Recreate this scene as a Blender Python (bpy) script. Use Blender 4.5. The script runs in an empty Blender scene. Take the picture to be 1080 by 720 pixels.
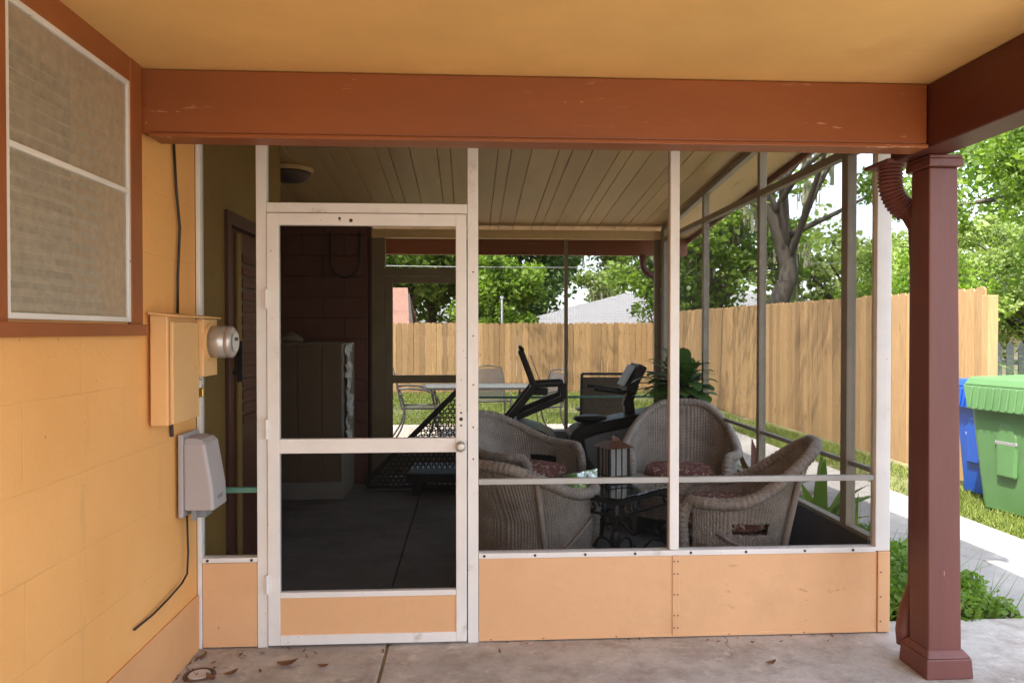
import bpy, math, random
import numpy as np
from mathutils import Vector, Matrix

random.seed(7)
RNG = np.random.default_rng(11)
R = math.radians
scene = bpy.context.scene
COL = scene.collection

# ------------------------------------------------------------------ mesh kit
class MB:
    def __init__(self):
        self.v = []; self.f = []; self.r = []

    def add(self, vs, fs, rnd=None):
        o = len(self.v)
        self.v.extend([tuple(p) for p in vs])
        r = random.random() if rnd is None else rnd
        for q in fs:
            self.f.append(tuple(i + o for i in q)); self.r.append(r)
        return self

    def box(self, x0, x1, y0, y1, z0, z1, rnd=None):
        vs = [(x0, y0, z0), (x1, y0, z0), (x1, y1, z0), (x0, y1, z0), (x0, y0, z1), (x1, y0, z1), (x1, y1, z1), (x0, y1, z1)]
        return self.add(vs, [(0, 3, 2, 1), (4, 5, 6, 7), (0, 1, 5, 4), (1, 2, 6, 5), (2, 3, 7, 6), (3, 0, 4, 7)], rnd)

    def hexa(self, vs, rnd=None):
        return self.add(vs, [(0, 3, 2, 1), (4, 5, 6, 7), (0, 1, 5, 4), (1, 2, 6, 5), (2, 3, 7, 6), (3, 0, 4, 7)], rnd)

    def bar(self, p, q, w, h, up=(0, 0, 1), rnd=None):
        p = Vector(p); q = Vector(q); d = (q - p).normalized(); u = Vector(up)
        s = d.cross(u)
        if s.length < 1e-4: s = d.cross(Vector((1, 0, 0)))
        s.normalize(); u = s.cross(d).normalized()
        s *= w / 2; u *= h / 2
        vs = [p - s - u, p + s - u, q + s - u, q - s - u, p - s + u, p + s + u, q + s + u, q - s + u]
        return self.hexa(vs, rnd)

    def prism(self, poly, axis, a, b, rnd=None):
        """poly: 2D points; axis 'x','y','z' extruded a..b"""
        def m(p, t):
            return {'x': (t, p[0], p[1]), 'y': (p[0], t, p[1]), 'z': (p[0], p[1], t)}[axis]
        n = len(poly)
        vs = [m(p, a) for p in poly] + [m(p, b) for p in poly]
        fs = [tuple(range(n))[::-1], tuple(range(n, 2 * n))] + [(i, (i + 1) % n, n + (i + 1) % n, n + i) for i in range(n)]
        return self.add(vs, fs, rnd)

    def tube(self, pts, rad, n=8, closed=False, ripple=0, flat=1.0, rnd=None):
        pts = [Vector(p) for p in pts]
        m = len(pts); vs = []; fs = []
        prev = None
        for i, p in enumerate(pts):
            if closed: d = pts[(i + 1) % m] - pts[i - 1]
            else: d = pts[min(i + 1, m - 1)] - pts[max(i - 1, 0)]
            d.normalize()
            if prev is None:
                u = d.orthogonal().normalized() if abs(d.z) > .9 else Vector((0, 0, 1)).cross(d).normalized()
            else:
                u = (prev - d * prev.dot(d)).normalized()
            prev = u; w = d.cross(u)
            r = rad[i] if isinstance(rad, (list, tuple)) else rad
            for k in range(n):
                a = 2 * math.pi * k / n
                rr = r * (1 + ripple * math.sin(a * 2 + i * 1.6)) if ripple else r
                vs.append(p + u * math.cos(a) * rr + w * math.sin(a) * rr * flat)
        for i in range(m if closed else m - 1):
            j = (i + 1) % m
            for k in range(n):
                l = (k + 1) % n
                fs.append((i * n + k, i * n + l, j * n + l, j * n + k))
        if not closed:
            fs.append(tuple(range(n))[::-1]); fs.append(tuple((m - 1) * n + k for k in range(n)))
        return self.add(vs, fs, rnd)

    def lathe(self, prof, c=(0, 0, 0), n=24, axis='z', rnd=None):
        vs = []; fs = []; m = len(prof)
        for r, h in prof:
            for k in range(n):
                a = 2 * math.pi * k / n
                x, y = r * math.cos(a), r * math.sin(a)
                q = {'z': (x, y, h), 'x': (h, x, y), 'y': (x, h, y)}[axis]
                vs.append((q[0] + c[0], q[1] + c[1], q[2] + c[2]))
        for i in range(m - 1):
            for k in range(n):
                l = (k + 1) % n
                fs.append((i * n + k, i * n + l, (i + 1) * n + l, (i + 1) * n + k))
        fs.append(tuple(range(n))[::-1]); fs.append(tuple((m - 1) * n + k for k in range(n)))
        return self.add(vs, fs, rnd)

    def build(self, name, mat, parent=None, world=True, smooth=False, bevel=0, solid=0, loc=None):
        me = bpy.data.meshes.new(name)
        off = Vector(parent_loc(parent)) if (parent and world) else Vector((0, 0, 0))
        if loc is not None: off = Vector(loc)
        me.from_pydata([(p[0] - off.x, p[1] - off.y, p[2] - off.z) for p in self.v], [], self.f)
        at = me.attributes.new('rnd', 'FLOAT', 'FACE'); at.data.foreach_set('value', self.r)
        if smooth: me.polygons.foreach_set('use_smooth', [True] * len(me.polygons))
        me.materials.append(mat)
        me.update()
        o = bpy.data.objects.new(name, me); COL.objects.link(o)
        if parent: o.parent = parent
        if loc is not None: o.location = loc
        if solid:
            s = o.modifiers.new('solid', 'SOLIDIFY'); s.thickness = solid; s.offset = 0
        if bevel:
            b = o.modifiers.new('bevel', 'BEVEL'); b.width = bevel; b.segments = 2; b.limit_method = 'ANGLE'; b.angle_limit = R(40)
        return o

def parent_loc(p):
    v = Vector((0, 0, 0))
    while p: v += p.location; p = p.parent
    return v

def npmesh(name, mat, V, F, rnd, parent=None, smooth=False):
    """mesh from numpy arrays, local coords"""
    me = bpy.data.meshes.new(name)
    nv, nf, k = len(V), len(F), F.shape[1]
    me.vertices.add(nv); me.vertices.foreach_set('co', np.asarray(V, np.float32).ravel())
    me.loops.add(nf * k); me.loops.foreach_set('vertex_index', np.asarray(F, np.int32).ravel())
    me.polygons.add(nf); me.polygons.foreach_set('loop_start', np.arange(nf, dtype=np.int32) * k)
    at = me.attributes.new('rnd', 'FLOAT', 'FACE'); at.data.foreach_set('value', np.asarray(rnd, np.float32))
    if smooth: me.polygons.foreach_set('use_smooth', np.ones(nf, bool))
    me.materials.append(mat); me.update(calc_edges=True); me.validate()
    o = bpy.data.objects.new(name, me); COL.objects.link(o)
    if parent: o.parent = parent
    return o

def tag(o, label=None, cat=None, group=None, kind=None):
    if label: o['label'] = label
    if cat: o['category'] = cat
    if group: o['group'] = group
    if kind: o['kind'] = kind
    return o

def thing(name, label, cat, loc=(0, 0, 0), rz=0, group=None):
    o = bpy.data.objects.new(name, None); COL.objects.link(o)
    o.location = loc; o.rotation_euler = (0, 0, rz); o.empty_display_size = .1
    return tag(o, label, cat, group)

def copy_tree(o, parent=None):
    c = o.copy(); COL.objects.link(c); c.parent = parent
    for ch in list(o.children): copy_tree(ch, c)
    return c

# ------------------------------------------------------------------ materials
def newmat(name):
    m = bpy.data.materials.new(name); m.use_nodes = True
    nt = m.node_tree; nt.nodes.clear()
    out = nt.nodes.new('ShaderNodeOutputMaterial'); b = nt.nodes.new('ShaderNodeBsdfPrincipled')
    nt.links.new(b.outputs[0], out.inputs['Surface'])
    return m, nt, b, out

def nd(nt, t, **kw):
    n = nt.nodes.new(t)
    for k, v in kw.items():
        if k in n.inputs.keys(): n.inputs[k].default_value = v
        else: setattr(n, k, v)
    return n

def mixc(nt, fac, a, b, blend='MIX'):
    n = nt.nodes.new('ShaderNodeMix'); n.data_type = 'RGBA'; n.blend_type = blend; n.clamp_factor = True
    for i, x in ((0, fac), (6, a), (7, b)):
        if isinstance(x, bpy.types.NodeSocket): nt.links.new(x, n.inputs[i])
        elif i == 0: n.inputs[0].default_value = x
        else: n.inputs[i].default_value = (*x, 1)
    return n.outputs[2]

def ramp(nt, src, a, b):
    n = nt.nodes.new('ShaderNodeMapRange'); n.clamp = True
    nt.links.new(src, n.inputs[0]); n.inputs[1].default_value = a; n.inputs[2].default_value = b
    return n.outputs[0]

def coords(nt, stretch=(1, 1, 1)):
    tc = nt.nodes.new('ShaderNodeTexCoord'); mp = nt.nodes.new('ShaderNodeMapping'); mp.inputs['Scale'].default_value = stretch
    nt.links.new(tc.outputs['Object'], mp.inputs[0])
    return mp.outputs[0]

def noise(nt, co, scale, detail=5, rough=.6, dist=0):
    n = nd(nt, 'ShaderNodeTexNoise', Scale=scale, Detail=detail, Roughness=rough, Distortion=dist)
    nt.links.new(co, n.inputs['Vector'])
    return n.outputs[0]

def bump(nt, b, h, strength=.3, dist=.01, prev=None):
    n = nd(nt, 'ShaderNodeBump', Strength=strength, Distance=dist)
    nt.links.new(h, n.inputs['Height'])
    if prev is not None: nt.links.new(prev, n.inputs['Normal'])
    nt.links.new(n.outputs[0], b.inputs['Normal'])
    return n.outputs[0]

def pmat(name, col, rough=.6, var=.18, scale=4, bs=.15, bscale=60, bd=.003, metal=0, dirt=None, dirt_at=(.58, .75), dscale=3,
         stretch=(1, 1, 1), rndvar=0.0, spec=.5, speck=None, speck_at=(.68, .7), spscale=40, scratch=None):
    m, nt, b, out = newmat(name)
    co = coords(nt, stretch)
    c = mixc(nt, ramp(nt, noise(nt, co, scale), .3, .7), tuple(x * (1 - var) for x in col), tuple(min(1, x * (1 + var)) for x in col))
    if rndvar:
        at = nd(nt, 'ShaderNodeAttribute', attribute_name='rnd')
        c = mixc(nt, 1.0, c, mixc(nt, at.outputs['Fac'], (1 - rndvar,) * 3, (1 + rndvar, 1 + rndvar, 1 + rndvar * .9)), 'MULTIPLY')
    if dirt:
        c = mixc(nt, ramp(nt, noise(nt, co, dscale, 8, .7), *dirt_at), c, dirt)
    if speck:
        c = mixc(nt, ramp(nt, noise(nt, co, spscale, 3, .5), *speck_at), c, speck)
    if scratch:
        co2 = coords(nt, scratch[1]); f1 = ramp(nt, noise(nt, co2, 5, 6, .75), .62, .66)
        mm = nd(nt, 'ShaderNodeMath', operation='MULTIPLY'); nt.links.new(f1, mm.inputs[0]); nt.links.new(ramp(nt, noise(nt, coords(nt), 1.1, 3), .48, .56), mm.inputs[1])
        c = mixc(nt, mm.outputs[0], c, scratch[0])
    nt.links.new(c, b.inputs['Base Color'])
    b.inputs['Metallic'].default_value = metal; b.inputs['Specular IOR Level'].default_value = spec
    r = nd(nt, 'ShaderNodeMapRange'); nt.links.new(noise(nt, co, scale * 2.3), r.inputs[0])
    r.inputs[3].default_value = max(.03, rough - .12); r.inputs[4].default_value = min(1, rough + .12)
    nt.links.new(r.outputs[0], b.inputs['Roughness'])
    if bs: bump(nt, b, noise(nt, co, bscale, 6), bs, bd)
    return m

def leafmat(name, dark, light, trans=.35, rough=.5):
    m, nt, b, out = newmat(name)
    at = nd(nt, 'ShaderNodeAttribute', attribute_name='rnd')
    c = mixc(nt, at.outputs['Fac'], dark, light)
    nt.links.new(c, b.inputs['Base Color']); b.inputs['Roughness'].default_value = rough; b.inputs['Specular IOR Level'].default_value = .35
    t = nd(nt, 'ShaderNodeBsdfTranslucent')
    tc = mixc(nt, 1.0, c, (1.35, 1.5, .6), 'MULTIPLY'); nt.links.new(tc, t.inputs['Color'])
    mx = nd(nt, 'ShaderNodeMixShader'); mx.inputs[0].default_value = trans
    nt.links.new(b.outputs[0], mx.inputs[1]); nt.links.new(t.outputs[0], mx.inputs[2]); nt.links.new(mx.outputs[0], out.inputs['Surface'])
    return m

ORANGE = (.74, .43, .165)
PEACH = (.73, .43, .22)
BROWN = (.26, .080, .024)

def block_wall_mat():
    m, nt, b, out = newmat('painted_block')
    tc = nd(nt, 'ShaderNodeTexCoord'); sp = nd(nt, 'ShaderNodeSeparateXYZ'); cb = nd(nt, 'ShaderNodeCombineXYZ')
    nt.links.new(tc.outputs['Object'], sp.inputs[0]); nt.links.new(sp.outputs['Y'], cb.inputs['X']); nt.links.new(sp.outputs['Z'], cb.inputs['Y'])
    nz = nd(nt, 'ShaderNodeTexNoise', Scale=3.0); nt.links.new(tc.outputs['Object'], nz.inputs[0])
    ad = nd(nt, 'ShaderNodeMix'); ad.data_type = 'VECTOR'; ad.inputs[0].default_value = .012
    nt.links.new(cb.outputs[0], ad.inputs[4]); nt.links.new(nz.outputs[1], ad.inputs[5])
    br = nd(nt, 'ShaderNodeTexBrick', Scale=1.0); br.offset = .5
    br.inputs['Mortar Size'].default_value = .003; br.inputs['Mortar Smooth'].default_value = .9
    br.inputs['Brick Width'].default_value = .62; br.inputs['Row Height'].default_value = .252
    br.inputs['Color1'].default_value = (1, 1, 1, 1); br.inputs['Color2'].default_value = (.86, .86, .86, 1); br.inputs['Mortar'].default_value = (0, 0, 0, 1)
    nt.links.new(ad.outputs[1], br.inputs['Vector'])
    co = coords(nt)
    c = mixc(nt, ramp(nt, noise(nt, co, 1.6, 6), .3, .7), (.79, .405, .13), (.88, .475, .17))
    c = mixc(nt, ramp(nt, noise(nt, coords(nt, (3, 3, .5)), 2.2, 6, .7), .6, .85), c, (.62, .35, .15))
    c = mixc(nt, ramp(nt, noise(nt, co, 55, 2, .5), .74, .77), c, (.42, .20, .08))
    f = nd(nt, 'ShaderNodeMath', operation='MULTIPLY'); nt.links.new(br.outputs['Fac'], f.inputs[0])
    nt.links.new(ramp(nt, noise(nt, co, 2.6), .42, .68), f.inputs[1])
    c = mixc(nt, f.outputs[0], c, (.70, .375, .125))
    nt.links.new(c, b.inputs['Base Color']); b.inputs['Roughness'].default_value = .55; b.inputs['Specular IOR Level'].default_value = .35
    p = bump(nt, b, noise(nt, co, 34, 9, .75), .42, .006)
    inv = nd(nt, 'ShaderNodeMath', operation='SUBTRACT'); inv.inputs[0].default_value = 1; nt.links.new(br.outputs['Fac'], inv.inputs[1])
    bump(nt, b, inv.outputs[0], .35, .004, p)
    return m

def brick_floor_mat():
    m, nt, b, out = newmat('pavers')
    co = coords(nt)
    br = nd(nt, 'ShaderNodeTexBrick', Scale=1.0); br.inputs['Mortar Size'].default_value = .006; br.inputs['Brick Width'].default_value = .2; br.inputs['Row Height'].default_value = .1
    br.inputs['Color1'].default_value = (.36, .31, .26, 1); br.inputs['Color2'].default_value = (.30, .245, .20, 1); br.inputs['Mortar'].default_value = (.2, .17, .13, 1)
    nt.links.new(co, br.inputs['Vector'])
    nt.links.new(mixc(nt, ramp(nt, noise(nt, co, 2), .4, .7), br.outputs[0], (.44, .39, .33)), b.inputs['Base Color'])
    b.inputs['Roughness'].default_value = .85
    bump(nt, b, br.outputs['Fac'], -.4, .005)
    return m

def concrete_mat(name, col, stain, stain_at=(.45, .75), crackle=True):
    m, nt, b, out = newmat(name)
    co = coords(nt)
    c = mixc(nt, ramp(nt, noise(nt, co, 1.3, 9, .68), .32, .68), tuple(x * .72 for x in col), tuple(x * 1.15 for x in col))
    c = mixc(nt, ramp(nt, noise(nt, co, 3.2, 10, .78), *stain_at), c, stain)
    c = mixc(nt, ramp(nt, noise(nt, co, 9, 8, .7), .55, .72), c, tuple(x * 1.25 for x in col))
    c = mixc(nt, ramp(nt, noise(nt, co, 70, 3, .6), .66, .72), c, tuple(x * .45 for x in col))
    if crackle:
        v = nd(nt, 'ShaderNodeTexVoronoi', Scale=.8, feature='DISTANCE_TO_EDGE')
        nz = nd(nt, 'ShaderNodeTexNoise', Scale=4.0, Detail=6); nt.links.new(co, nz.inputs[0])
        ad = nd(nt, 'ShaderNodeMix'); ad.data_type = 'VECTOR'; ad.inputs[0].default_value = .18
        nt.links.new(co, ad.inputs[4]); nt.links.new(nz.outputs[1], ad.inputs[5]); nt.links.new(ad.outputs[1], v.inputs['Vector'])
        k = ramp(nt, v.outputs['Distance'], .004, .0)
        k2 = nd(nt, 'ShaderNodeMath', operation='MULTIPLY'); nt.links.new(k, k2.inputs[0]); nt.links.new(ramp(nt, noise(nt, co, .9), .5, .6), k2.inputs[1])
        c = mixc(nt, k2.outputs[0], c, (.06, .05, .04))
    nt.links.new(c, b.inputs['Base Color']); b.inputs['Roughness'].default_value = .82; b.inputs['Specular IOR Level'].default_value = .3
    bump(nt, b, noise(nt, co, 40, 10, .7), .35, .006)
    return m

def cushion_mat():
    m, nt, b, out = newmat('paisley_fabric')
    co = coords(nt)
    v = nd(nt, 'ShaderNodeTexVoronoi', Scale=14.0); nt.links.new(co, v.inputs['Vector'])
    n2 = noise(nt, co, 22, 3, .6, 1.5)
    c = mixc(nt, ramp(nt, v.outputs['Distance'], .25, .4), (.30, .13, .10), (.18, .065, .055))
    c = mixc(nt, ramp(nt, n2, .56, .6), c, (.58, .44, .30))
    nt.links.new(c, b.inputs['Base Color']); b.inputs['Roughness'].default_value = .9
    bump(nt, b, noise(nt, co, 18), .3, .01)
    return m

def fence_mat():
    m, nt, b, out = newmat('fence_wood')
    at = nd(nt, 'ShaderNodeAttribute', attribute_name='rnd')
    sc = nd(nt, 'ShaderNodeVectorMath', operation='ADD'); tc = nd(nt, 'ShaderNodeTexCoord')
    mu = nd(nt, 'ShaderNodeMath', operation='MULTIPLY'); mu.inputs[1].default_value = 37; nt.links.new(at.outputs['Fac'], mu.inputs[0])
    cb = nd(nt, 'ShaderNodeCombineXYZ'); nt.links.new(mu.outputs[0], cb.inputs['Z'])
    nt.links.new(tc.outputs['Object'], sc.inputs[0]); nt.links.new(cb.outputs[0], sc.inputs[1])
    mp = nd(nt, 'ShaderNodeMapping'); mp.inputs['Scale'].default_value = (14, 14, 1.1); nt.links.new(sc.outputs[0], mp.inputs[0])
    g = noise(nt, mp.outputs[0], 3.0, 6, .65, 1.2)
    c = mixc(nt, ramp(nt, g, .3, .72), (.23, .138, .058), (.36, .228, .102))
    c = mixc(nt, at.outputs['Fac'], mixc(nt, 1.0, c, (.74, .70, .66), 'MULTIPLY'), mixc(nt, 1.0, c, (1.2, 1.17, 1.12), 'MULTIPLY'))
    kn = nd(nt, 'ShaderNodeTexVoronoi', Scale=1.7); mp2 = nd(nt, 'ShaderNodeMapping'); mp2.inputs['Scale'].default_value = (2.2, 2.2, 1)
    nt.links.new(sc.outputs[0], mp2.inputs[0]); nt.links.new(mp2.outputs[0], kn.inputs['Vector'])
    c = mixc(nt, ramp(nt, kn.outputs['Distance'], .10, .05), c, (.2, .09, .03))
    nt.links.new(c, b.inputs['Base Color']); b.inputs['Roughness'].default_value = .8
    bump(nt, b, g, .25, .004)
    return m

def wicker_mat():
    m, nt, b, out = newmat('wicker')
    co = coords(nt)
    w = nd(nt, 'ShaderNodeTexWave', Scale=28.0, Distortion=1.5); w.bands_direction = 'Z'; nt.links.new(co, w.inputs[0])
    c = mixc(nt, ramp(nt, noise(nt, co, 9, 5), .3, .7), (.34, .295, .25), (.54, .475, .41))
    c = mixc(nt, ramp(nt, noise(nt, co, 120, 2), .35, .65), c, mixc(nt, 1.0, c, (.7, .68, .66), 'MULTIPLY'))
    nt.links.new(c, b.inputs['Base Color']); b.inputs['Roughness'].default_value = .6
    bump(nt, b, w.outputs['Fac'], .35, .004)
    return m

M = {}
M['wall'] = block_wall_mat()
M['ceiling'] = pmat('painted_ceiling', (.76, .47, .165), .6, .10, 1.4, .12, 30, .004, dirt=(.66, .38, .12), dirt_at=(.55, .8), dscale=1.2)
M['beam'] = pmat('brown_beam_paint', BROWN, .42, .14, 2.0, .22, 26, .004, stretch=(.5, 1, 1.6), speck=(.45, .22, .12), speck_at=(.76, .775), spscale=34, scratch=((.52, .30, .18), (.9, 1, 7)))
M['post'] = pmat('brown_post_paint', (.145, .048, .038), .5, .14, 3.0, .3, 24, .004, stretch=(2.4, 2.4, .35), speck=(.42, .22, .17), speck_at=(.75, .77), spscale=24, scratch=((.12, .04, .03), (8, 8, .7)))
M['shaded_beam'] = pmat('shaded_beam_paint', (.085, .020, .013), .5, .14, 2.0, .22, 26, .004, stretch=(1, .5, 1.6))  # beam paint darkened to stand for shade on the side beam's inner face
M['plinth'] = pmat('plinth_paint', (.70, .375, .165), .55, .1, 2, .3, 30, .005, dirt=(.62, .34, .17), dirt_at=(.5, .75), dscale=3, speck=(.5, .36, .24), speck_at=(.7, .72), spscale=20)
M['trim'] = pmat('brown_trim_paint', (.30, .095, .03), .45, .12, 3, .15, 40, .003)
M['white'] = pmat('white_aluminium', (.76, .745, .715), .45, .07, 4, .08, 60, .002, dirt=(.42, .36, .28), dirt_at=(.6, .8), dscale=7, speck=(.16, .13, .1), speck_at=(.735, .75), spscale=46)
M['rail'] = pmat('grey_rail', (.38, .38, .36), .45, .1, 6, .05, 50, .002)
M['greenrail'] = pmat('green_rail', (.09, .22, .16), .45, .15, 6, .05, 50, .002)
M['peach'] = pmat('peach_kick_panel', PEACH, .42, .06, 1.0, .35, 3.2, .02, scratch=((.52, .29, .14), (1.5, 1, 5)), dirt=(.64, .375, .195), dirt_at=(.5, .8), dscale=3.4, speck=(.35, .17, .08), speck_at=(.79, .8), spscale=26)
M['wire'] = pmat('screen_wire', (.009, .009, .008), .8, .05, 2, 0, spec=.05)
M['sidewire'] = pmat('lit_screen_wire', (.10, .10, .095), .7, .05, 2, 0, spec=.1)  # screen wire paled to a lit tone, veiling the view beyond
M['sunwire'] = pmat('window_screen_wire', (.52, .45, .34), .6, .2, 30, 0)
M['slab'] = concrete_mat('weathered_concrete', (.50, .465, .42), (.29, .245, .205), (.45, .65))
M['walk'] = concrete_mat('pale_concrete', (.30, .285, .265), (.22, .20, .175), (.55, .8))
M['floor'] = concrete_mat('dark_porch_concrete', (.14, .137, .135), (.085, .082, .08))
M['ground'] = pmat('sandy_soil', (.21, .15, .095), .95, .35, 2, .5, 30, .02, dirt=(.12, .12, .05), dirt_at=(.5, .65), dscale=3)
M['lawn'] = pmat('lawn_soil', (.10, .105, .035), .95, .35, 1.2, .5, 30, .02, dirt=(.26, .20, .12), dirt_at=(.52, .66), dscale=.55)
M['pavers'] = brick_floor_mat()
M['board'] = pmat('porch_ceiling_board', (.70, .47, .215), .55, .10, 2.0, .12, 40, .003, stretch=(3, .4, 1), rndvar=.07, dirt=(.36, .26, .14), dirt_at=(.58, .8), dscale=2)
M['inwall'] = pmat('dim_olive_wall_paint', (.26, .155, .035), .6, .12, 2, .15, 30, .004)  # olive darkened to stand for the little light reaching this wall
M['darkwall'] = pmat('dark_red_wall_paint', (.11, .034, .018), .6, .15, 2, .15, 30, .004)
M['doorred'] = pmat('dark_red_door', (.09, .028, .016), .5, .15, 3, .1, 30)
M['woodpost'] = pmat('olive_post_paint', (.20, .145, .075), .6, .15, 4, .15, 40)
M['tan'] = pmat('backlit_frame_paint', (.33, .285, .215), .5, .12, 6, .08, 60)  # white side frame toned down in colour to look backlit
M['knee'] = pmat('grey_kneewall', (.11, .11, .108), .6, .1, 3, .1, 40)
M['fence'] = fence_mat()
M['wicker'] = wicker_mat()
M['cane'] = pmat('cane_pole', (.36, .30, .25), .5, .2, 12, .2, 80)
M['cushion'] = cushion_mat()
M['iron'] = pmat('black_iron', (.022, .022, .022), .45, .2, 8, .1, 60)
M['black'] = pmat('black_plastic', (.014, .012, .010), .45, .2, 6, .08, 120, spec=.25)
M['greyplastic'] = pmat('grey_plastic', (.23, .23, .235), .5, .08, 4, .06, 90)
M['silver'] = pmat('silver_grey_shroud', (.22, .22, .22), .45, .08, 4, .05, 80)
M['box'] = pmat('painted_metal_box', (.72, .44, .19), .45, .06, 3, .12, 22, .003, speck=(.4, .2, .08), speck_at=(.76, .78), spscale=30)
M['utility'] = pmat('grey_utility_plastic', (.40, .375, .38), .45, .05, 3, .05, 60, dirt=(.33, .30, .29), dirt_at=(.55, .8), dscale=5)
M['meter'] = pmat('meter_aluminium', (.50, .48, .45), .35, .08, 6, .05, 60, metal=.6)
M['brass'] = pmat('brass', (.62, .45, .14), .3, .1, 10, .03, 60, metal=.9)
M['cable'] = pmat('black_cable', (.018, .013, .01), .5, .1, 10, 0)
M['roofgrey'] = pmat('pale_shingles', (.20, .20, .205), .85, .10, 6, .4, 22, .02, stretch=(1, 1, 2))
M['roofpink'] = pmat('pinkish_shingles', (.24, .125, .09), .85, .12, 5, .4, 18, .02)
M['roofbrown'] = pmat('tan_shingles', (.40, .25, .17), .85, .12, 5, .4, 18, .02)
M['siding'] = pmat('pale_siding', (.55, .52, .47), .7, .08, 3, .1, 20)
M['bark'] = pmat('grey_bark', (.062, .05, .038), .9, .3, 5, .8, 14, .03, stretch=(1, 1, .3), dirt=(.10, .09, .072))
M['moss'] = leafmat('spanish_moss', (.20, .19, .14), (.42, .40, .31), .3, .9)
M['leaf_oak'] = leafmat('oak_leaf', (.06, .115, .02), (.23, .33, .06), .45)
M['leaf_dark'] = leafmat('dark_leaf', (.03, .07, .018), (.13, .20, .045), .4)
M['leaf_lime'] = leafmat('lime_leaf', (.10, .18, .02), (.24, .34, .05), .42)
M['leaf_pale'] = leafmat('pale_leaf', (.11, .16, .045), (.29, .36, .12), .42)
M['leaf_weed'] = leafmat('weed_leaf', (.08, .16, .02), (.22, .33, .06), .4)
M['leaf_lily'] = leafmat('lily_leaf', (.035, .085, .02), (.12, .23, .06), .35, .35)
M['leaf_red'] = leafmat('croton_leaf', (.07, .03, .02), (.20, .07, .05), .3, .4)
M['grass'] = leafmat('grass_blade', (.07, .11, .018), (.24, .28, .06), .35, .7)
M['dryleaf'] = pmat('dry_leaf', (.15, .07, .03), .7, .35, 20, .2, 60)
M['greenbin'] = pmat('green_bin_plastic', (.075, .165, .06), .45, .12, 3, .1, 60, dirt=(.085, .165, .07), dirt_at=(.55, .75), dscale=5)
M['bluebin'] = pmat('blue_bin_plastic', (.006, .055, .30), .4, .06, 3, .06, 90)
M['galv'] = pmat('galvanised_steel', (.55, .55, .55), .35, .1, 8, .05, 60, metal=.8)
M['greypicket'] = pmat('weathered_picket', (.12, .12, .125), .85, .2, 4, .2, 20, rndvar=.15)
M['terracotta'] = pmat('dark_pot', (.10, .06, .045), .6, .2, 6, .1, 40)
M['cabinet'] = pmat('shaded_cabinet_front', (.12, .072, .035), .5, .12, 3, .1, 40)  # front colour darkened to stand for shade
M['cabside'] = pmat('lit_cabinet_side', (.20, .175, .14), .5, .12, 3, .1, 40)  # same cabinet, side colour paled to stand for light falling on it
M['sling'] = pmat('brown_sling_fabric', (.16, .12, .075), .7, .2, 30, .3, 160)
M['patiometal'] = pmat('bronze_patio_metal', (.055, .05, .045), .4, .2, 8, .05, 60)
M['slat'] = pmat('blind_slat', (.62, .58, .50), .5, .05, 4, 0)
M['room'] = pmat('dim_room', (.10, .085, .06), .9, .1, 2, 0)
M['frost'] = pmat('frosted_panel', (.50, .50, .48), .3, .08, 6, 0)
M['tabletop'] = pmat('grey_table_top', (.13, .135, .135), .3, .1, 6, .05)
M['copper'] = pmat('copper_roof', (.16, .07, .04), .4, .2, 8, .1, 40, metal=.5)

def glassmat(name, tint=(1, 1, 1), rough=.02):
    m, nt, b, out = newmat(name)
    b.inputs['Base Color'].default_value = (*tint, 1); b.inputs['Transmission Weight'].default_value = 1; b.inputs['Roughness'].default_value = rough; b.inputs['IOR'].default_value = 1.5
    return m
M['tableglass'] = glassmat('table_glass', (.8, .92, .9)); M['tableglass'].node_tree.nodes['Principled BSDF'].inputs['IOR'].default_value = 1.9
M['glass'] = glassmat('clear_glass', (.86, .94, .92))
M['wrap'] = glassmat('plastic_wrap', (.9, .9, .88), .12)

# ------------------------------------------------------------------ world, sun, camera
w = bpy.data.worlds.new('World'); scene.world = w; w.use_nodes = True
nt = w.node_tree; nt.nodes.clear()
sun_vec = Vector((-.36, -.42, 1.0)).normalized()
el = math.asin(sun_vec.z); az = math.atan2(sun_vec.x, sun_vec.y)
sky = nt.nodes.new('ShaderNodeTexSky'); sky.sky_type = 'NISHITA'; sky.sun_disc = False
sky.sun_elevation = el; sky.sun_rotation = az % (2 * math.pi); sky.air_density = 1.0; sky.dust_density = 2.5; sky.ozone_density = 1.0
bg = nt.nodes.new('ShaderNodeBackground'); bg.inputs[1].default_value = .15
wo = nt.nodes.new('ShaderNodeOutputWorld'); hs = nt.nodes.new('ShaderNodeHueSaturation'); hs.inputs['Saturation'].default_value = .62; nt.links.new(sky.outputs[0], hs.inputs['Color']); nt.links.new(hs.outputs[0], bg.inputs[0]); nt.links.new(bg.outputs[0], wo.inputs[0])
sd = bpy.data.lights.new('sun', 'SUN'); sd.energy = 2.3; sd.angle = R(.53); sd.color = (1, .93, .82)
so = bpy.data.objects.new('sun', sd); COL.objects.link(so); so.rotation_euler = sun_vec.to_track_quat('Z', 'Y').to_euler(); so.location = (0, 0, 20)

cd = bpy.data.cameras.new('camera'); cam = bpy.data.objects.new('camera', cd); COL.objects.link(cam)
cam.location = (0, 0, 1.47); cam.rotation_euler = (R(90 - .75), 0, R(-3.26)); cd.sensor_width = 36; cd.lens = 790 / 1080 * 36; cd.clip_end = 600; cd.clip_start = .05
scene.camera = cam
scene.view_settings.view_transform = 'Standard'; scene.view_settings.look = 'None'; scene.view_settings.exposure = 2.5; scene.view_settings.gamma = 1
scene.cycles.use_denoising = True
scene.cycles.max_bounces = 10; scene.cycles.diffuse_bounces = 6; scene.cycles.transparent_max_bounces = 8; scene.cycles.glossy_bounces = 4
scene.cycles.sample_clamp_indirect = 8; scene.cycles.caustics_reflective = False

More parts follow.
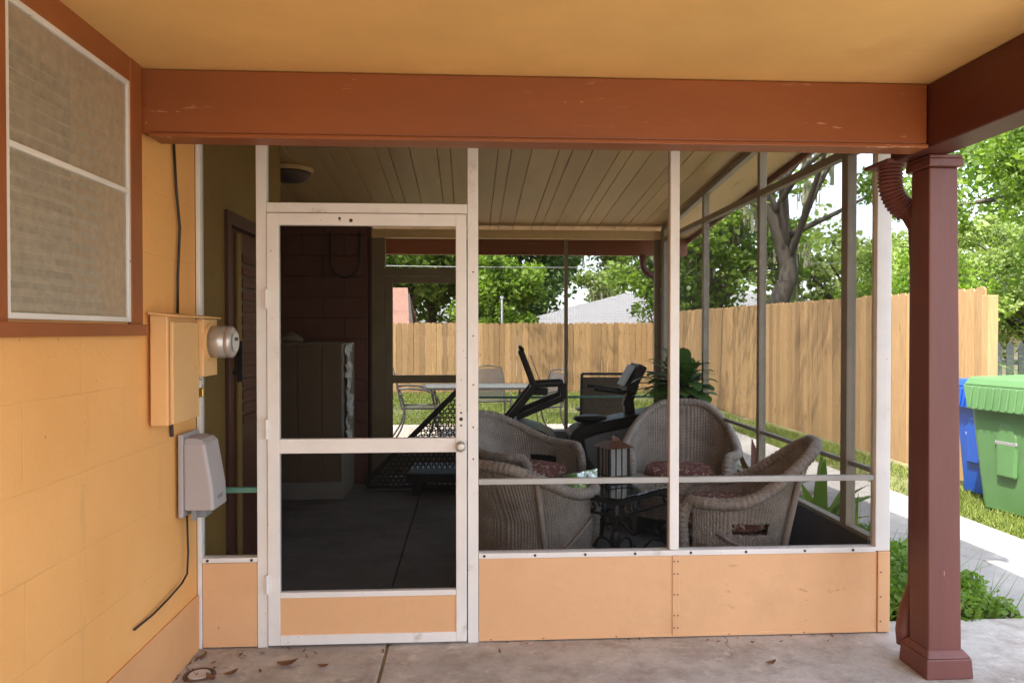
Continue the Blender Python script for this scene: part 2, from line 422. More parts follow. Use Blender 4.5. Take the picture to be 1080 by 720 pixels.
# ------------------------------------------------------------------ ground
def struct(mb, name, mat, **k):
    return tag(mb.build(name, mat, **k), kind='structure')
g = MB(); g.add([(-250, -250, -.12), (250, -250, -.12), (250, 250, -.12), (-250, 250, -.12)], [(0, 1, 2, 3)]); struct(g, 'ground', M['ground'])
g = MB(); g.box(-14, 4.95, 12.3, 19.2, -.2, -.075); struct(g, 'lawn', M['lawn'])
g = MB(); g.box(3.97, 4.97, -6, 12.28, -.2, -.03); g.box(5.0, 14, -6, 40, -.2, -.06); struct(g, 'grass_verge', M['lawn'])
g = MB(); g.box(-6, 2.9, 8.25, 12.28, -.2, -.05); struct(g, 'paver_patio', M['pavers'])
# carport slab in two pours with an open joint
g = MB(); g.box(-1.30, -.392, -3.2, 3.66, -.2, 0); g.box(-.378, 3.3, -3.2, 3.68, -.2, 0); struct(g, 'carport_slab', M['slab'], bevel=.006)
g = MB(); g.box(-.391, -.379, -3.2, 3.66, -.2, -.006); struct(g, 'joint_filler', M['ground'])
g = MB(); g.box(-8, 14, -16, -3.22, -.2, -.015); struct(g, 'driveway', M['walk'])
g = MB()
for y0, y1 in ((3.70, 5.2), (5.215, 6.7), (6.715, 8.2), (8.215, 9.7), (9.715, 12.27)): g.box(2.88, 3.95, y0, y1, -.2, -.012)
g.box(3.315, 3.95, -3.2, 3.685, -.2, -.006)
struct(g, 'walkway', M['walk'], bevel=.006)
g = MB(); g.box(2.055, 2.86, 3.70, 8.2, -.2, -.045); struct(g, 'planting_bed', M['ground'])
g = MB()
for x0, x1 in ((-2.4, -.45), (-.442, .76), (.768, 2.0)):
    for y0, y1 in ((3.68, 4.9), (4.908, 6.2), (6.208, 8.22)): g.box(x0, x1, y0, y1, -.2, .002)
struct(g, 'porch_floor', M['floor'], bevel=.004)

# ------------------------------------------------------------------ house wall (left)
hw = thing('house_wall', 'orange painted concrete block house wall along the left of the carport', 'house wall', (-1.35, 0, 0))
X0, X1 = -1.46, -1.26
g = MB()
WY0, WY1, WZ0, WZ1 = 2.10, 2.845, 1.505, 2.39
g.box(X0, X1, -11, WY0, 0, 2.62); g.box(X0, X1, WY1, 3.53, 0, 2.62); g.box(X0, X1, WY0, WY1, 0, WZ0); g.box(X0, X1, WY0, WY1, WZ1, 2.62)
g.build('wall', M['wall'], hw)
g = MB(); g.box(X1, X1 + .012, -11, 3.525, -.02, .255); g.build('plinth', M['plinth'], hw, bevel=.004)
g = MB(); g.box(-8, X0 - .003, -11, -10.8, 0, 2.62); g.box(-8.2, -8, -11, 7.4, 0, 2.62); g.build('far_wall', M['wall'], hw)
# window in that wall
wf = MB()
P = .016
wf.box(X1, X1 + P, WY0 - .09, WY0, WZ0 - .03, 2.482)
wf.box(X1, X1 + P, WY1, WY1 + .095, WZ0 - .03, 2.482)
wf.box(X1, X1 + P - .002, WY0, WY1, WZ1, 2.482)
win = wf.build('window', M['trim'], hw, bevel=.003)
win['label'] = 'brown framed window with a grey insect screen'
g = MB(); g.box(X1, X1 + .034, WY0 - .12, WY1 + .10, WZ0 - .05, WZ0 - .008); s_ = g.build('sill', M['trim'], win, bevel=.004)
g = MB()
fx0, fx1 = X1 - .004, X1 + .013
for (a, b, c, d) in ((WY0, WY0 + .018, WZ0, WZ1), (WY1 - .018, WY1, WZ0, WZ1), (WY0 + .018, WY1 - .018, WZ0, WZ0 + .018), (WY0 + .018, WY1 - .018, WZ1 - .018, WZ1), (WY0 + .018, WY1 - .018, 1.975, 1.993)):
    g.box(fx0, fx1, a, b, c, d)
g.build('screen_frame', M['white'], win, bevel=.002)
def wires(origin, u, v, lu, lv, pitch, wd, nrm=None):
    """woven insect screen: real flat wires on a rectangle"""
    mb = MB(); o = Vector(origin); u = Vector(u); v = Vector(v); n = u.cross(v) * .0004
    k = int(lu / pitch)
    for i in range(k + 1):
        a = (i + .5) * lu / (k + 1)
        p = o + u * (a - wd / 2); q = o + u * (a + wd / 2)
        mb.add([p, q, q + v * lv, p + v * lv], [(0, 1, 2, 3)], .5)
    k = int(lv / pitch)
    for i in range(k + 1):
        a = (i + .5) * lv / (k + 1)
        p = o + v * (a - wd / 2) + n; q = o + v * (a + wd / 2) + n
        mb.add([p, q, q + u * lu, p + u * lu], [(0, 1, 2, 3)], .5)
    return mb
wires((X1 + .004, WY0 + .015, WZ0 + .015), (0, 1, 0), (0, 0, 1), WY1 - WY0 - .03, WZ1 - WZ0 - .03, .0022, .00090).build('screen_mesh', M['sunwire'], win)
g = MB()
z = WZ0 + .04
while z < WZ1 - .02:
    for a, b in ((WY0 + .03, WY0 + .38), (WY0 + .40, WY1 - .03)):
        g.bar(((X1 - .09), a, z), ((X1 - .09), b, z), .045, .002, up=(.55, 0, .83))
    z += .044
g.build('blind', M['slat'], win)
g = MB(); g.box(X0 - .6, X0 - .58, WY0 - .4, WY1 + .4, 1.1, 2.6); g.box(X0 - .579, X0 - .003, WY0 - .42, WY0 - .4, 1.1, 2.6); g.box(X0 - .579, X0 - .003, WY1 + .4, WY1 + .42, 1.1, 2.6)
g.box(X0 - .579, X0 - .003, WY0 - .399, WY1 + .399, 1.08, 1.1); g.box(X0 - .579, X0 - .003, WY0 - .399, WY1 + .399, 2.58, 2.6); g.build('room_back', M['room'], win)

# porch-side house wall with a door
pw = thing('porch_side_wall', 'olive painted house wall inside the porch behind the narrow left screen', 'house wall', (-1.35, 4.3, 0))
DY0, DY1, DZ = 3.98, 4.84, 2.06
g = MB()
g.box(X0, X1, 3.585, DY0, 0, 3.0); g.box(X0, X1, DY1, 5.1, 0, 3.0); g.box(X0, X1, DY0, DY1, DZ, 3.0)
g.build('wall', M['inwall'], pw)
g = MB(); g.box(-2.6, X0 - .003, 4.9, 5.1, 0, 3.0); g.build('return_wall', M['darkwall'], pw)
dr = MB(); dr.box(X0 + .04, X1 - .02, DY0 + .03, DY1 - .03, .02, DZ - .03); dr = dr.build('door', M['doorred'], pw, bevel=.003)
g = MB()
g.box(X1 - .06, X1 + .02, DY0 - .035, DY0 + .028, 0, DZ + .04); g.box(X1 - .06, X1 + .02, DY1 - .028, DY1 + .035, 0, DZ + .04); g.box(X1 - .06, X1 + .02, DY0 + .028, DY1 - .028, DZ - .028, DZ + .04)
g.build('door_frame', M['doorred'], pw, bevel=.003)
g = MB(); g.box(X1 - .018, X1 - .004, DY0 + .20, DY0 + .27, .05, DZ - .05); g.box(X1 - .018, X1 - .004, DY1 - .12, DY1 - .06, .05, DZ - .05)
g.build('stile', M['inwall'], dr, bevel=.002)
g = MB()
for i in range(14):
    z = .95 + i * .07; g.box(X1 - .016, X1 - .006, DY0 + .30, DY1 - .15, z, z + .045)
g.build('louvre_window', M['darkwall'], dr)  # dark colour stands for the dim light on the louvres
g = MB(); g.bar((X1 + .03, DY0 + .12, 1.2), (X1 + .03, DY0 + .12, 1.42), .02, .03); g.box(X1 - .02, X1 + .03, DY0 + .11, DY0 + .13, 1.24, 1.26); g.box(X1 - .02, X1 + .03, DY0 + .11, DY0 + .13, 1.37, 1.39)
g.build('handle', M['iron'], dr, bevel=.002)

# dark recess wall beyond
rw = thing('recess_wall', 'dark red block wall at the back left of the porch', 'wall', (-1.7, 7.3, 0))
g = MB()
zz = 0
row = 0
while zz < 2.9:
    x = -2.6 + (.2 if row % 2 else 0)
    xs = [-2.6] + [x + .4 * i for i in range(0, 6)] + [-.98]
    xs = sorted(set(round(t, 3) for t in xs if -2.6 <= t <= -.98))
    for a, b in zip(xs, xs[1:]): g.box(a + .002, b - .002, 7.3, 7.48, zz + .002, min(zz + .2, 2.9) - .002)
    zz += .2; row += 1
g.build('blockwork', M['darkwall'], rw, bevel=.004)
g = MB(); g.box(-2.6, -.982, 7.315, 7.7, 0, 2.9); g.build('core', M['darkwall'], rw)
g = MB(); g.box(-2.62, -2.602, 5.1, 7.5, 0, 3.0); g.build('side_wall', M['darkwall'], rw)

# ------------------------------------------------------------------ carport roof
cr = thing('carport_roof', 'flat carport roof with smooth orange ceiling and heavy brown beams', 'carport roof', (.4, 0, 2.48))
g = MB(); g.box(-1.455, 2.32, -.45, 3.62, 2.478, 2.50); g.build('ceiling', M['ceiling'], cr)
g = MB(); g.box(-8.3, -1.46, -11.2, 3.50, 2.63, 2.72); g.box(-1.455, 2.36, -.5, 3.50, 2.63, 2.72); g.box(-8.3, -1.47, 3.50, 5.0, 3.05, 3.12); g.build('roof_deck', M['roofbrown'], cr)
g = MB(); g.box(-1.258, 1.86, 2.955, 3.05, 2.232, 2.476); b1 = g.build('front_beam', M['beam'], cr, bevel=.007); b1['label'] = 'long brown beam running across above the screen wall'
g = MB(); g.box(-1.225, 1.86, 2.945, 3.06, 2.214, 2.231); g.build('beam_edge', M['beam'], b1, bevel=.004)
g = MB(); g.box(1.865, 2.02, -.45, 3.235, 2.218, 2.476); b2 = g.build('side_beam', M['shaded_beam'], cr, bevel=.007); b2['label'] = 'brown side beam receding towards the camera at the upper right'
g = MB(); g.box(2.323, 2.345, -.48, 3.62, 2.44, 2.63); g.build('fascia', M['beam'], cr, bevel=.003)
g = MB(); g.box(2.025, 2.32, -.45, 3.62, 2.462, 2.476); g.build('soffit', M['beam'], cr)

# post
cp = thing('carport_post', 'square brown painted timber post holding up the carport corner', 'post', (2.03, 3.14, 0))
g = MB()
def frust(mb, x0, x1, y0, y1, z0, a0, a1, b0, b1, z1): return mb.hexa([(x0, y0, z0), (x1, y0, z0), (x1, y1, z0), (x0, y1, z0), (a0, b0, z1), (a1, b0, z1), (a1, b1, z1), (a0, b1, z1)])
frust(g, 1.953, 2.100, 3.07, 3.21, .10, 1.942, 2.068, 3.07, 3.20, 2.165)
g.build('shaft', M['post'], cp, bevel=.006)
g = MB(); frust(g, 1.925, 2.132, 3.035, 3.245, 0, 1.93, 2.127, 3.04, 3.24, .085); frust(g, 1.93, 2.127, 3.04, 3.24, .086, 1.95, 2.105, 3.068, 3.215, .115); g.build('base', M['post'], cp, bevel=.006)
g = MB(); g.box(1.93, 2.082, 3.05, 3.225, 2.166, 2.20); g.box(1.933, 2.079, 3.053, 3.222, 2.201, 2.216); g.build('cap', M['post'], cp, bevel=.004)

# downspout
ds = thing('downspout', 'corrugated brown downspout elbow tucked behind the carport post', 'downspout', (1.93, 3.3, 0))
pts = []; rad = []
path = [(1.835, 3.3, 2.23)]
for i in range(30):
    t = i / 29
    if t < .3: p = (1.905, 3.3, 2.22 - t / .3 * .07)
    else:
        a = (t - .3) / .7 * R(58); p = (1.905 + .15 * (1 - math.cos(a)), 3.3, 2.15 - .15 * math.sin(a))
    pts.append(p); rad.append(.05 + (.005 if i % 2 else -.003))
g = MB(); g.tube(pts, rad, 16); g.build('elbow', M['post'], ds, smooth=False)
g = MB(); g.tube([(1.97, 3.3, 2.04), (2.03, 3.3, 1.94), (2.04, 3.3, 1.75), (2.04, 3.3, .32), (1.99, 3.29, .2), (1.965, 3.27, .12), (1.965, 3.26, .06)], .036, 14); g.build('pipe', M['post'], ds, smooth=True)
g = MB(); g.box(1.835, 1.985, 3.2, 3.4, 2.215, 2.232); g.build('outlet_flange', M['post'], ds, bevel=.003)

# ------------------------------------------------------------------ front screen wall
FY, FT = 3.53, .05
fs = thing('front_screen_wall', 'white framed insect screen wall with peach kick panels facing the carport', 'screen wall', (.5, 3.55, 0))
g = MB()
def vpost(mb, x0, x1, z0, z1, y0=FY, y1=FY + FT): mb.box(x0, x1, y0, y1, z0, z1)
TOP = 2.50
vpost(g, -1.258, -1.238, 0.0, TOP); vpost(g, -.985, -.938, .0, TOP); vpost(g, -.008, .042, .0, TOP); vpost(g, .958, 1.003, .425, TOP); vpost(g, 1.975, 2.048, .402, TOP)
for x0, x1 in ((-1.238, -.985), (.042, .958), (1.003, 1.975)): g.box(x0, x1, FY + .002, FY + FT, TOP - .04, TOP)
g.build('frame', M['white'], fs, bevel=.003)
g = MB(); g.box(-1.237, -.986, FY - .004, FY + FT, .40, .422); g.box(.043, 1.974, FY - .004, FY + FT, .398, .423); g.build('sill', M['white'], fs, bevel=.002)
g = MB(); g.box(-.937, -.009, FY + .001, FY + FT, 2.022, 2.068); g.build('transom_rail', M['white'], fs, bevel=.003)
g = MB(); g.box(.043, .957, FY + .008, FY + .035, .745, .772); g.box(1.004, 1.974, FY + .008, FY + .035, .745, .772); g.build('mid_rail', M['rail'], fs, bevel=.003)
g = MB(); g.box(-1.237, -.986, FY + .012, FY + .035, .72, .745); g.build('green_rail', M['greenrail'], fs, bevel=.003)
for x0, x1 in ((-1.236, -.987), (.044, .985), (1.001, 1.985)):
    g = MB(); g.box(x0, x1, FY + .004, FY + .03, .006, .396); g.build('kick_panel', M['peach'], fs, bevel=.002)
g = MB(); g.box(.972, 1.006, FY - .003, FY + .003, .012, .396); g.box(1.987, 2.047, FY - .004, FY + FT, .006, .40); g.box(.043, 1.98, FY - .001, FY + .0035, .006, .022); g.box(-1.236, -.987, FY - .001, FY + .0035, .006, .02); g.build('batten', M['peach'], fs, bevel=.002)
g = MB(); g.box(-1.258, 2.047, FY + .051, FY + .058, 0, .395); 
g = MB()
for x0, x1 in ((-1.237, -.986), (.044, .985), (1.0, 2.0)): g.box(x0, x1, FY + .032, FY + .05, .004, .395)
g.build('inner_lining', M['knee'], fs)
g = MB()
for x in (.07, .31, .55, .79, 1.06, 1.33, 1.62, 1.86): g.lathe([(.0, -.003), (.0065, -.003), (.0065, 0), (.0065, .002)], (x, FY - .004, .411), 8, 'y')
for x in (-1.21, -1.01): g.lathe([(.0, -.003), (.0065, -.003), (.0065, .002)], (x, FY - .004, .411), 8, 'y')
for z in (.05, .11, .21, .31, .37): 
    for x in (.98, .998): g.lathe([(0, -.002), (.0035, -.002), (.0035, .002)], (x, FY - .003, z), 8, 'y')
for z in (.06, .18, .30): g.lathe([(0, -.002), (.0035, -.002), (.0035, .002)], (2.0, FY - .004, z), 8, 'y')
for z in (.87, 1.02, 1.22, 1.45, 1.75): g.lathe([(0, -.002), (.004, -.002), (.004, .002)], (.018, FY, z), 8, 'y')
for x in (.1, .35, .7, 1.25, 1.62): g.lathe([(0, -.002), (.003, -.002), (.003, .002)], (x, FY - .001, .014), 8, 'y')
g.build('screw', M['iron'], fs)
PIT, WD = .0019, .00030
for (x0, x1, z0, z1) in ((-1.238, -.985, .42, TOP - .04), (-.938, -.008, 2.068, TOP - .04), (.042, .958, .42, TOP - .04), (1.003, 1.975, .42, TOP - .04)):
    wires((x0, FY + .03, z0), (1, 0, 0), (0, 0, 1), x1 - x0, z1 - z0, PIT, WD).build('screen_mesh', M['wire'], fs)
g = MB(); g.box(-2.6, 2.02, 3.40, 3.50, 2.503, 3.0); g.build('upper_panel', M['board'], fs)

# front screen door
fd = thing('screen_door', 'white aluminium screen door with peach kick panel opening onto the carport', 'screen door', (-.47, 3.53, 0))
a, b = -.934, -.013
g = MB()
dy0, dy1 = FY - .012, FY + .022
g.box(a, a + .055, dy0, dy1, .012, 2.018); g.box(b - .05, b, dy0, dy1, .012, 2.018)
g.box(a + .055, b - .05, dy0, dy1, 1.962, 2.018); g.box(a + .055, b - .05, dy0, dy1, .905, .972); g.box(a + .055, b - .05, dy0, dy1, .012, .058); g.box(a + .055, b - .05, dy0, dy1, .232, .258)
g.build('frame', M['white'], fd, bevel=.003)
g = MB(); g.box(a + .05, b - .045, FY - .004, FY + .008, .05, .24); g.build('kick_panel', M['peach'], fd)
wires((a + .05, FY + .004, .258), (1, 0, 0), (0, 0, 1), b - a - .095, .65, PIT, WD).build('screen_mesh', M['wire'], fd)
wires((a + .05, FY + .004, .972), (1, 0, 0), (0, 0, 1), b - a - .095, .99, PIT, WD).build('screen_mesh', M['wire'], fd)
g = MB(); g.lathe([(.008, -.05), (.021, -.05), (.024, -.04), (.02, -.03), (.011, -.026), (.011, -.008), (.022, -.006), (.022, 0)], (b - .028, dy0, .935), 16, 'y'); g.build('knob', M['meter'], fd, smooth=True)
for z in (.30, 1.02, 1.62):
    g = MB(); g.lathe([(.0, -.045), (.008, -.045), (.008, .045), (0, .045)], (a - .001, dy0 - .006, z), 10); g.box(a - .016, a + .016, dy0 - .003, dy0, z - .04, z + .04); g.build('hinge', M['white'], fd)
g = MB(); g.lathe([(0, -.001), (.009, -.001), (.009, .001)], (b - .026, dy0, 1.06), 10, 'y'); g.lathe([(0, -.001), (.005, -.001), (.005, .001)], (b - .026, dy0, 1.09), 10, 'y'); g.lathe([(0, -.001), (.005, -.001), (.005, .001)], (b - .026, dy0, 1.03), 10, 'y')
g.lathe([(0, -.001), (.007, -.001), (.007, .001)], (-.60, dy0, 1.994), 8, 'y'); g.lathe([(0, -.001), (.009, -.001), (.008, .001)], (-.548, dy0, 1.985), 8, 'y'); g.build('screw_hole', M['iron'], fd)

# ------------------------------------------------------------------ right screen wall
RX = 1.965
sw = thing('side_screen_wall', 'long insect screen wall, frame toned as backlit, along the right side of the porch', 'screen wall', (2.0, 5.6, 0))
def ceil_z(y): return 2.93 - (y - 3.5) * .0945
g = MB()
ps = ((3.80, 3.865), (4.985, 5.03), (6.20, 6.245), (7.48, 7.60))
for y0, y1 in ps: g.box(RX, RX + .05, y0, y1, .46, ceil_z(y0) - .06)
g.box(RX, RX + .05, 3.585, 7.6, .44, .462)
g.box(RX + .001, RX + .049, 3.585, 7.48, 2.385, 2.43)
g.bar((RX + .025, 3.585, ceil_z(3.585) - .035), (RX + .025, 7.6, ceil_z(7.6) - .035), .05, .05)
g.build('frame', M['tan'], sw, bevel=.003)
g = MB()
for (p, q) in ((3.585, 3.80), (3.865, 4.985), (5.03, 6.20), (6.245, 7.48)): g.box(RX + .01, RX + .035, p, q, .775, .80)
g.build('mid_rail', M['rail'], sw, bevel=.003)
g = MB(); g.box(RX, RX + .03, 3.59, 7.6, .004, .438); g.build('kneewall', M['knee'], sw, bevel=.002)
g = MB(); g.box(RX + .032, RX + .078, 3.59, 7.6, -.1, .438); g.build('kneewall_outer', M['peach'], sw, bevel=.002)
for (p, q) in ((3.585, 3.80), (3.865, 4.985), (5.03, 6.20), (6.245, 7.48)):
    wires((RX + .028, p, .46), (0, 1, 0), (0, 0, 1), q - p, 1.93, .0017, .00033).build('screen_mesh', M['sidewire'], sw)

# ------------------------------------------------------------------ back screen wall
BY = 7.6
bw = thing('back_screen_wall', 'tan framed insect screen wall across the back of the porch', 'screen wall', (.6, 7.62, 0))
g = MB()
g.box(-.978, -.845, BY, BY + .09, .0, 2.41); g.box(1.90, 1.964, BY, BY + .05, .0, 2.41); g.box(.97, 1.005, BY, BY + .045, .475, 2.41); g.box(-.005, .05, BY, BY + .05, 0, 2.41)
g.build('frame', M['woodpost'], bw, bevel=.003)
g = MB(); g.box(-.978, 1.964, BY - .01, BY + .05, 2.412, 2.50); g.build('header', M['board'], bw, bevel=.003)
g = MB(); g.box(.051, 1.899, BY, BY + .05, .45, .474); g.build('sill', M['white'], bw, bevel=.002)
g = MB(); g.box(.051, 1.899, BY + .002, BY + .045, .0, .449); g.build('kneewall', M['knee'], bw)
g = MB(); g.box(.051, .969, BY + .01, BY + .03, .79, .812); g.box(1.006, 1.899, BY + .01, BY + .03, .79, .812); g.build('mid_rail', M['greenrail'], bw)
for x0, x1 in ((.05, .97), (1.005, 1.9)): wires((x0, BY + .02, .474), (1, 0, 0), (0, 0, 1), x1 - x0, 1.936, PIT, WD).build('screen_mesh', M['wire'], bw)
g = MB(); g.box(-.844, -.006, BY + .002, BY + .05, 2.03, 2.11); g.build('transom_rail', M['woodpost'], bw)
bd = thing('back_screen_door', 'dark framed screen door at the back of the porch leading to the patio', 'screen door', (-.42, 7.62, 0))
g = MB(); x0, x1 = -.842, -.008
g.box(x0, x0 + .07, BY + .01, BY + .045, .01, 2.025); g.box(x1 - .07, x1, BY + .01, BY + .045, .01, 2.025); g.box(x0 + .07, x1 - .07, BY + .01, BY + .045, 1.96, 2.025); g.box(x0 + .07, x1 - .07, BY + .01, BY + .045, .95, 1.03); g.box(x0 + .07, x1 - .07, BY + .01, BY + .045, .01, .08)
g.build('frame', M['woodpost'], bd, bevel=.003)
g = MB(); g.box(x0 + .07, x1 - .07, BY + .02, BY + .035, .08, .36); g.build('kick_panel', M['woodpost'], bd)
wires((x0 + .07, BY + .026, .36), (1, 0, 0), (0, 0, 1), x1 - x0 - .14, 1.6, PIT, WD).build('screen_mesh', M['wire'], bd)

# ------------------------------------------------------------------ porch roof
pr = thing('porch_roof', 'porch roof with tan grooved board ceiling sloping down to the back', 'porch roof', (.2, 5.8, 2.5))
g = MB(); x = -2.6
bwid = [.19, .095]
i = 0
while x < 2.02:
    wd = (.195, .095, .145)[i % 3]; i += 1
    e = min(x + wd, 2.02)
    g.hexa([(x + .002, 3.505, ceil_z(3.505)), (e - .002, 3.505, ceil_z(3.505)), (e - .002, 8.1, ceil_z(8.1)), (x + .002, 8.1, ceil_z(8.1)),
            (x + .002, 3.505, ceil_z(3.505) + .018), (e - .002, 3.505, ceil_z(3.505) + .018), (e - .002, 8.1, ceil_z(8.1) + .018), (x + .002, 8.1, ceil_z(8.1) + .018)])
    x += wd
g.build('ceiling_boards', M['board'], pr, bevel=.004)
g = MB()
def slab(mb, x0, x1, y0, y1, d0, d1): mb.hexa([(x0, y0, ceil_z(y0) + d0), (x1, y0, ceil_z(y0) + d0), (x1, y1, ceil_z(y1) + d0), (x0, y1, ceil_z(y1) + d0), (x0, y0, ceil_z(y0) + d1), (x1, y0, ceil_z(y0) + d1), (x1, y1, ceil_z(y1) + d1), (x0, y1, ceil_z(y1) + d1)])
slab(g, -8.3, 2.40, 3.40, 8.14, .021, .12); g.build('roof_deck', M['roofbrown'], pr)
g = MB(); slab(g, 2.022, 2.38, 3.505, 8.1, -.01, .018); g.build('eave_soffit', M['board'], pr)
g = MB(); slab(g, 2.385, 2.41, 3.38, 8.16, -.06, .13); g.build('fascia', M['post'], pr)
g = MB(); g.box(-2.6, 2.384, 8.105, 8.15, 2.30, 2.50); g.build('back_fascia', M['beam'], pr, bevel=.003)
bs_ = thing('rear_downspout', 'brown curved downspout bracket under the back eave of the porch', 'downspout', (1.93, 8.0, 2.2))
g = MB(); pts = [(1.88, 8.05, 2.30)] + [(1.88 + .12 * (1 - math.cos(R(a))), 8.05, 2.22 - .14 * math.sin(R(a))) for a in range(0, 91, 10)] + [(2.02, 8.0, 2.0), (2.05, 7.95, 1.6), (2.05, 7.95, 0)]
g.tube(pts, .035, 10); g.build('pipe', M['post'], bs_, smooth=True)

# ------------------------------------------------------------------ meter cabinet and friends
mc = thing('meter_cabinet', 'orange painted electric meter cabinet with a round grey meter on the house wall', 'electric meter', (-1.22, 3.2, 1.1))
g = MB(); g.box(-1.246, -1.178, 3.0, 3.30, 1.10, 1.535); g.build('cabinet', M['box'], mc, bevel=.005)
g = MB(); g.box(-1.177, -1.162, 3.015, 3.295, 1.105, 1.51); g.build('cover', M['box'], mc, bevel=.004)
g = MB(); g.prism([(-1.247, 1.536), (-1.13, 1.527), (-1.13, 1.534), (-1.247, 1.548)], 'y', 2.985, 3.49); g.build('rain_lip', M['box'], mc, bevel=.002)
g = MB(); g.box(-1.246, -1.145, 3.302, 3.478, 1.275, 1.525); sk = g.build('meter_socket', M['box'], mc, bevel=.004)
g = MB(); c = (-1.145, 3.375, 1.425)
g.lathe([(.0, 0), (.082, 0), (.082, .012), (.074, .013)], c, 32, 'x'); g.build('ring', M['box'], sk, smooth=False)
g = MB(); g.lathe([(.070, .013), (.071, .075), (.066, .078), (.066, .082), (.0695, .083), (.0695, .10), (.060, .108), (.0, .112)], c, 32, 'x'); mt = g.build('meter', M['meter'], sk, smooth=True)
g = MB(); g.lathe([(0, .1125), (.045, .1125), (.045, .116), (0, .116)], c, 24, 'x'); g.build('dial', M['frost'], mt)
g = MB(); g.box(c[0] + .117, c[0] + .119, 3.355, 3.395, 1.43, 1.445); g.build('register', M['iron'], mt)
g = MB(); g.lathe([(0, -.003), (.018, -.003), (.018, 0)], (-1.212, 2.999, 1.16), 14, 'y'); g.build('knockout', M['box'], mc)
pl = thing('padlock', 'small brass padlock hanging below the meter socket', 'padlock', (-1.15, 3.33, 1.2))
g = MB(); g.box(-1.187, -1.155, 3.322, 3.338, 1.185, 1.225); g.build('body', M['brass'], pl, bevel=.003)
g = MB(); g.tube([(-1.182, 3.33, 1.222)] + [(-1.171 - .011 * math.cos(R(t)), 3.33, 1.25 + .014 * math.sin(R(t))) for t in range(0, 181, 20)] + [(-1.16, 3.33, 1.222)], .003, 8); g.build('shackle', M['meter'], pl, smooth=True)

ub = thing('utility_box', 'grey plastic utility box screwed to the house wall below the meter', 'utility box', (-1.2, 3.36, .68))
g = MB(); g.box(-1.247, -1.225, 3.275, 3.47, .67, 1.03); g.build('back_plate', M['utility'], ub, bevel=.005)
g = MB()
vs = []
prof = [(.70, .0, .125), (.80, .0, .12), (.985, .0, .088), (1.005, .0, .07), (1.012, 0, .04)]
for z, _, d in prof:
    ww = .09 if z < .99 else .082
    cy = 3.372
    k = d - .0
    for (yy, xx) in ((cy - ww, -1.2245), (cy - ww, -1.2245 + k * .94), (cy - ww * .9, -1.2245 + k), (cy + ww * .9, -1.2245 + k), (cy + ww, -1.2245 + k * .94), (cy + ww, -1.2245)):
        vs.append((xx, yy, z))
fsx = []
n = 6
for i in range(len(prof) - 1):
    for k in range(n): fsx.append((i * n + k, i * n + (k + 1) % n, (i + 1) * n + (k + 1) % n, (i + 1) * n + k))
fsx.append(tuple(range(n))[::-1]); fsx.append(tuple((len(prof) - 1) * n + k for k in range(n)))
g.add(vs, fsx); g.build('cover', M['utility'], ub, bevel=.006)
g = MB(); g.box(-1.2, -1.15, 3.33, 3.41, .66, .699); g.box(-1.2, -1.18, 3.30, 3.32, .655, .699); g.build('cable_gland', M['greyplastic'], ub, bevel=.002)
g = MB(); g.box(-1.1, -1.098, 3.34, 3.40, .74, .755); g.build('stamp', M['greyplastic'], ub)

cb1 = MB(); cb1.tube([(-1.25, 3.245, 2.40), (-1.248, 3.28, 2.08), (-1.247, 3.315, 1.92), (-1.247, 3.29, 1.71), (-1.247, 3.285, 1.545)], .006, 8)
tag(cb1.build('cable', M['cable'], None, smooth=True, loc=(-1.25, 3.15, 1.55)), 'black cable running down the wall from beam to meter cabinet', 'cable')
cb2 = MB(); cb2.tube([(-1.235, 3.345, .67), (-1.236, 3.36, .5), (-1.237, 3.35, .41), (-1.238, 3.29, .386), (-1.238, 3.14, .371), (-1.242, 3.0, .36), (-1.25, 2.86, .358)], .0045, 8)
tag(cb2.build('cable', M['cable'], None, smooth=True, loc=(-1.24, 3.1, .2)), 'black cable drooping from the grey utility box down the block wall', 'cable')
g = MB(); g.tube([(-1.249, 3.215, 1.10), (-1.248, 3.22, 1.03)], .008, 8); tag(g.build('cable', M['cable'], None, loc=(-1.25, 3.2, 1.03)), 'short black cable between meter cabinet and grey utility box', 'cable')

co_ = thing('drain_cover', 'broken round drain clean-out cover set in the slab by the wall', 'drain cover', (-1.16, 3.25, 0))
g = MB(); g.lathe([(.052, -.02), (.052, .006), (.064, .006), (.068, .0)], (-1.155, 3.26, 0), 24); g.build('ring', M['terracotta'], co_)
g = MB(); g.lathe([(.0, .004), (.044, .007), (.048, .002)], (-1.155, 3.26, 0), 20); g.build('lid', M['siding'], co_)

def dry_leaf(x, y, s, rz, label):
    n = 7; vs = []; fs_ = []
    for i in range(n):
        t = i / (n - 1); wdt = math.sin(math.pi * (t * .9 + .05)) * .25 * s
        curl = .9 * s * (t - .45) ** 2
        vs += [(t * s - s / 2, -wdt, curl + abs(wdt) * .35), (t * s - s / 2, 0, curl), (t * s - s / 2, wdt, curl + abs(wdt) * .5)]
    for i in range(n - 1):
        for k in range(2): fs_.append((i * 3 + k, i * 3 + k + 1, i * 3 + 3 + k + 1, i * 3 + 3 + k))
    mb = MB(); mb.add(vs, fs_)
    o = mb.build('dry_leaf', M['dryleaf'], solid=.0015); o.location = (x, y, .006); o.rotation_euler = (0, 0, rz)
    return tag(o, label, 'leaf', 'dry leaves on the slab')
dry_leaf(-.80, 3.325, .09, .1, 'largest curled dry brown leaf on slab in front of screen door')
dry_leaf(-.64, 3.30, .05, -.2, 'small dry leaf just right of the largest leaf by the door')
dry_leaf(-1.02, 3.25, .06, .6, 'dark curled dry leaf midway between drain cover and largest leaf')
dry_leaf(-1.09, 3.21, .065, 2.4, 'brown dry leaf touching the broken drain cover')
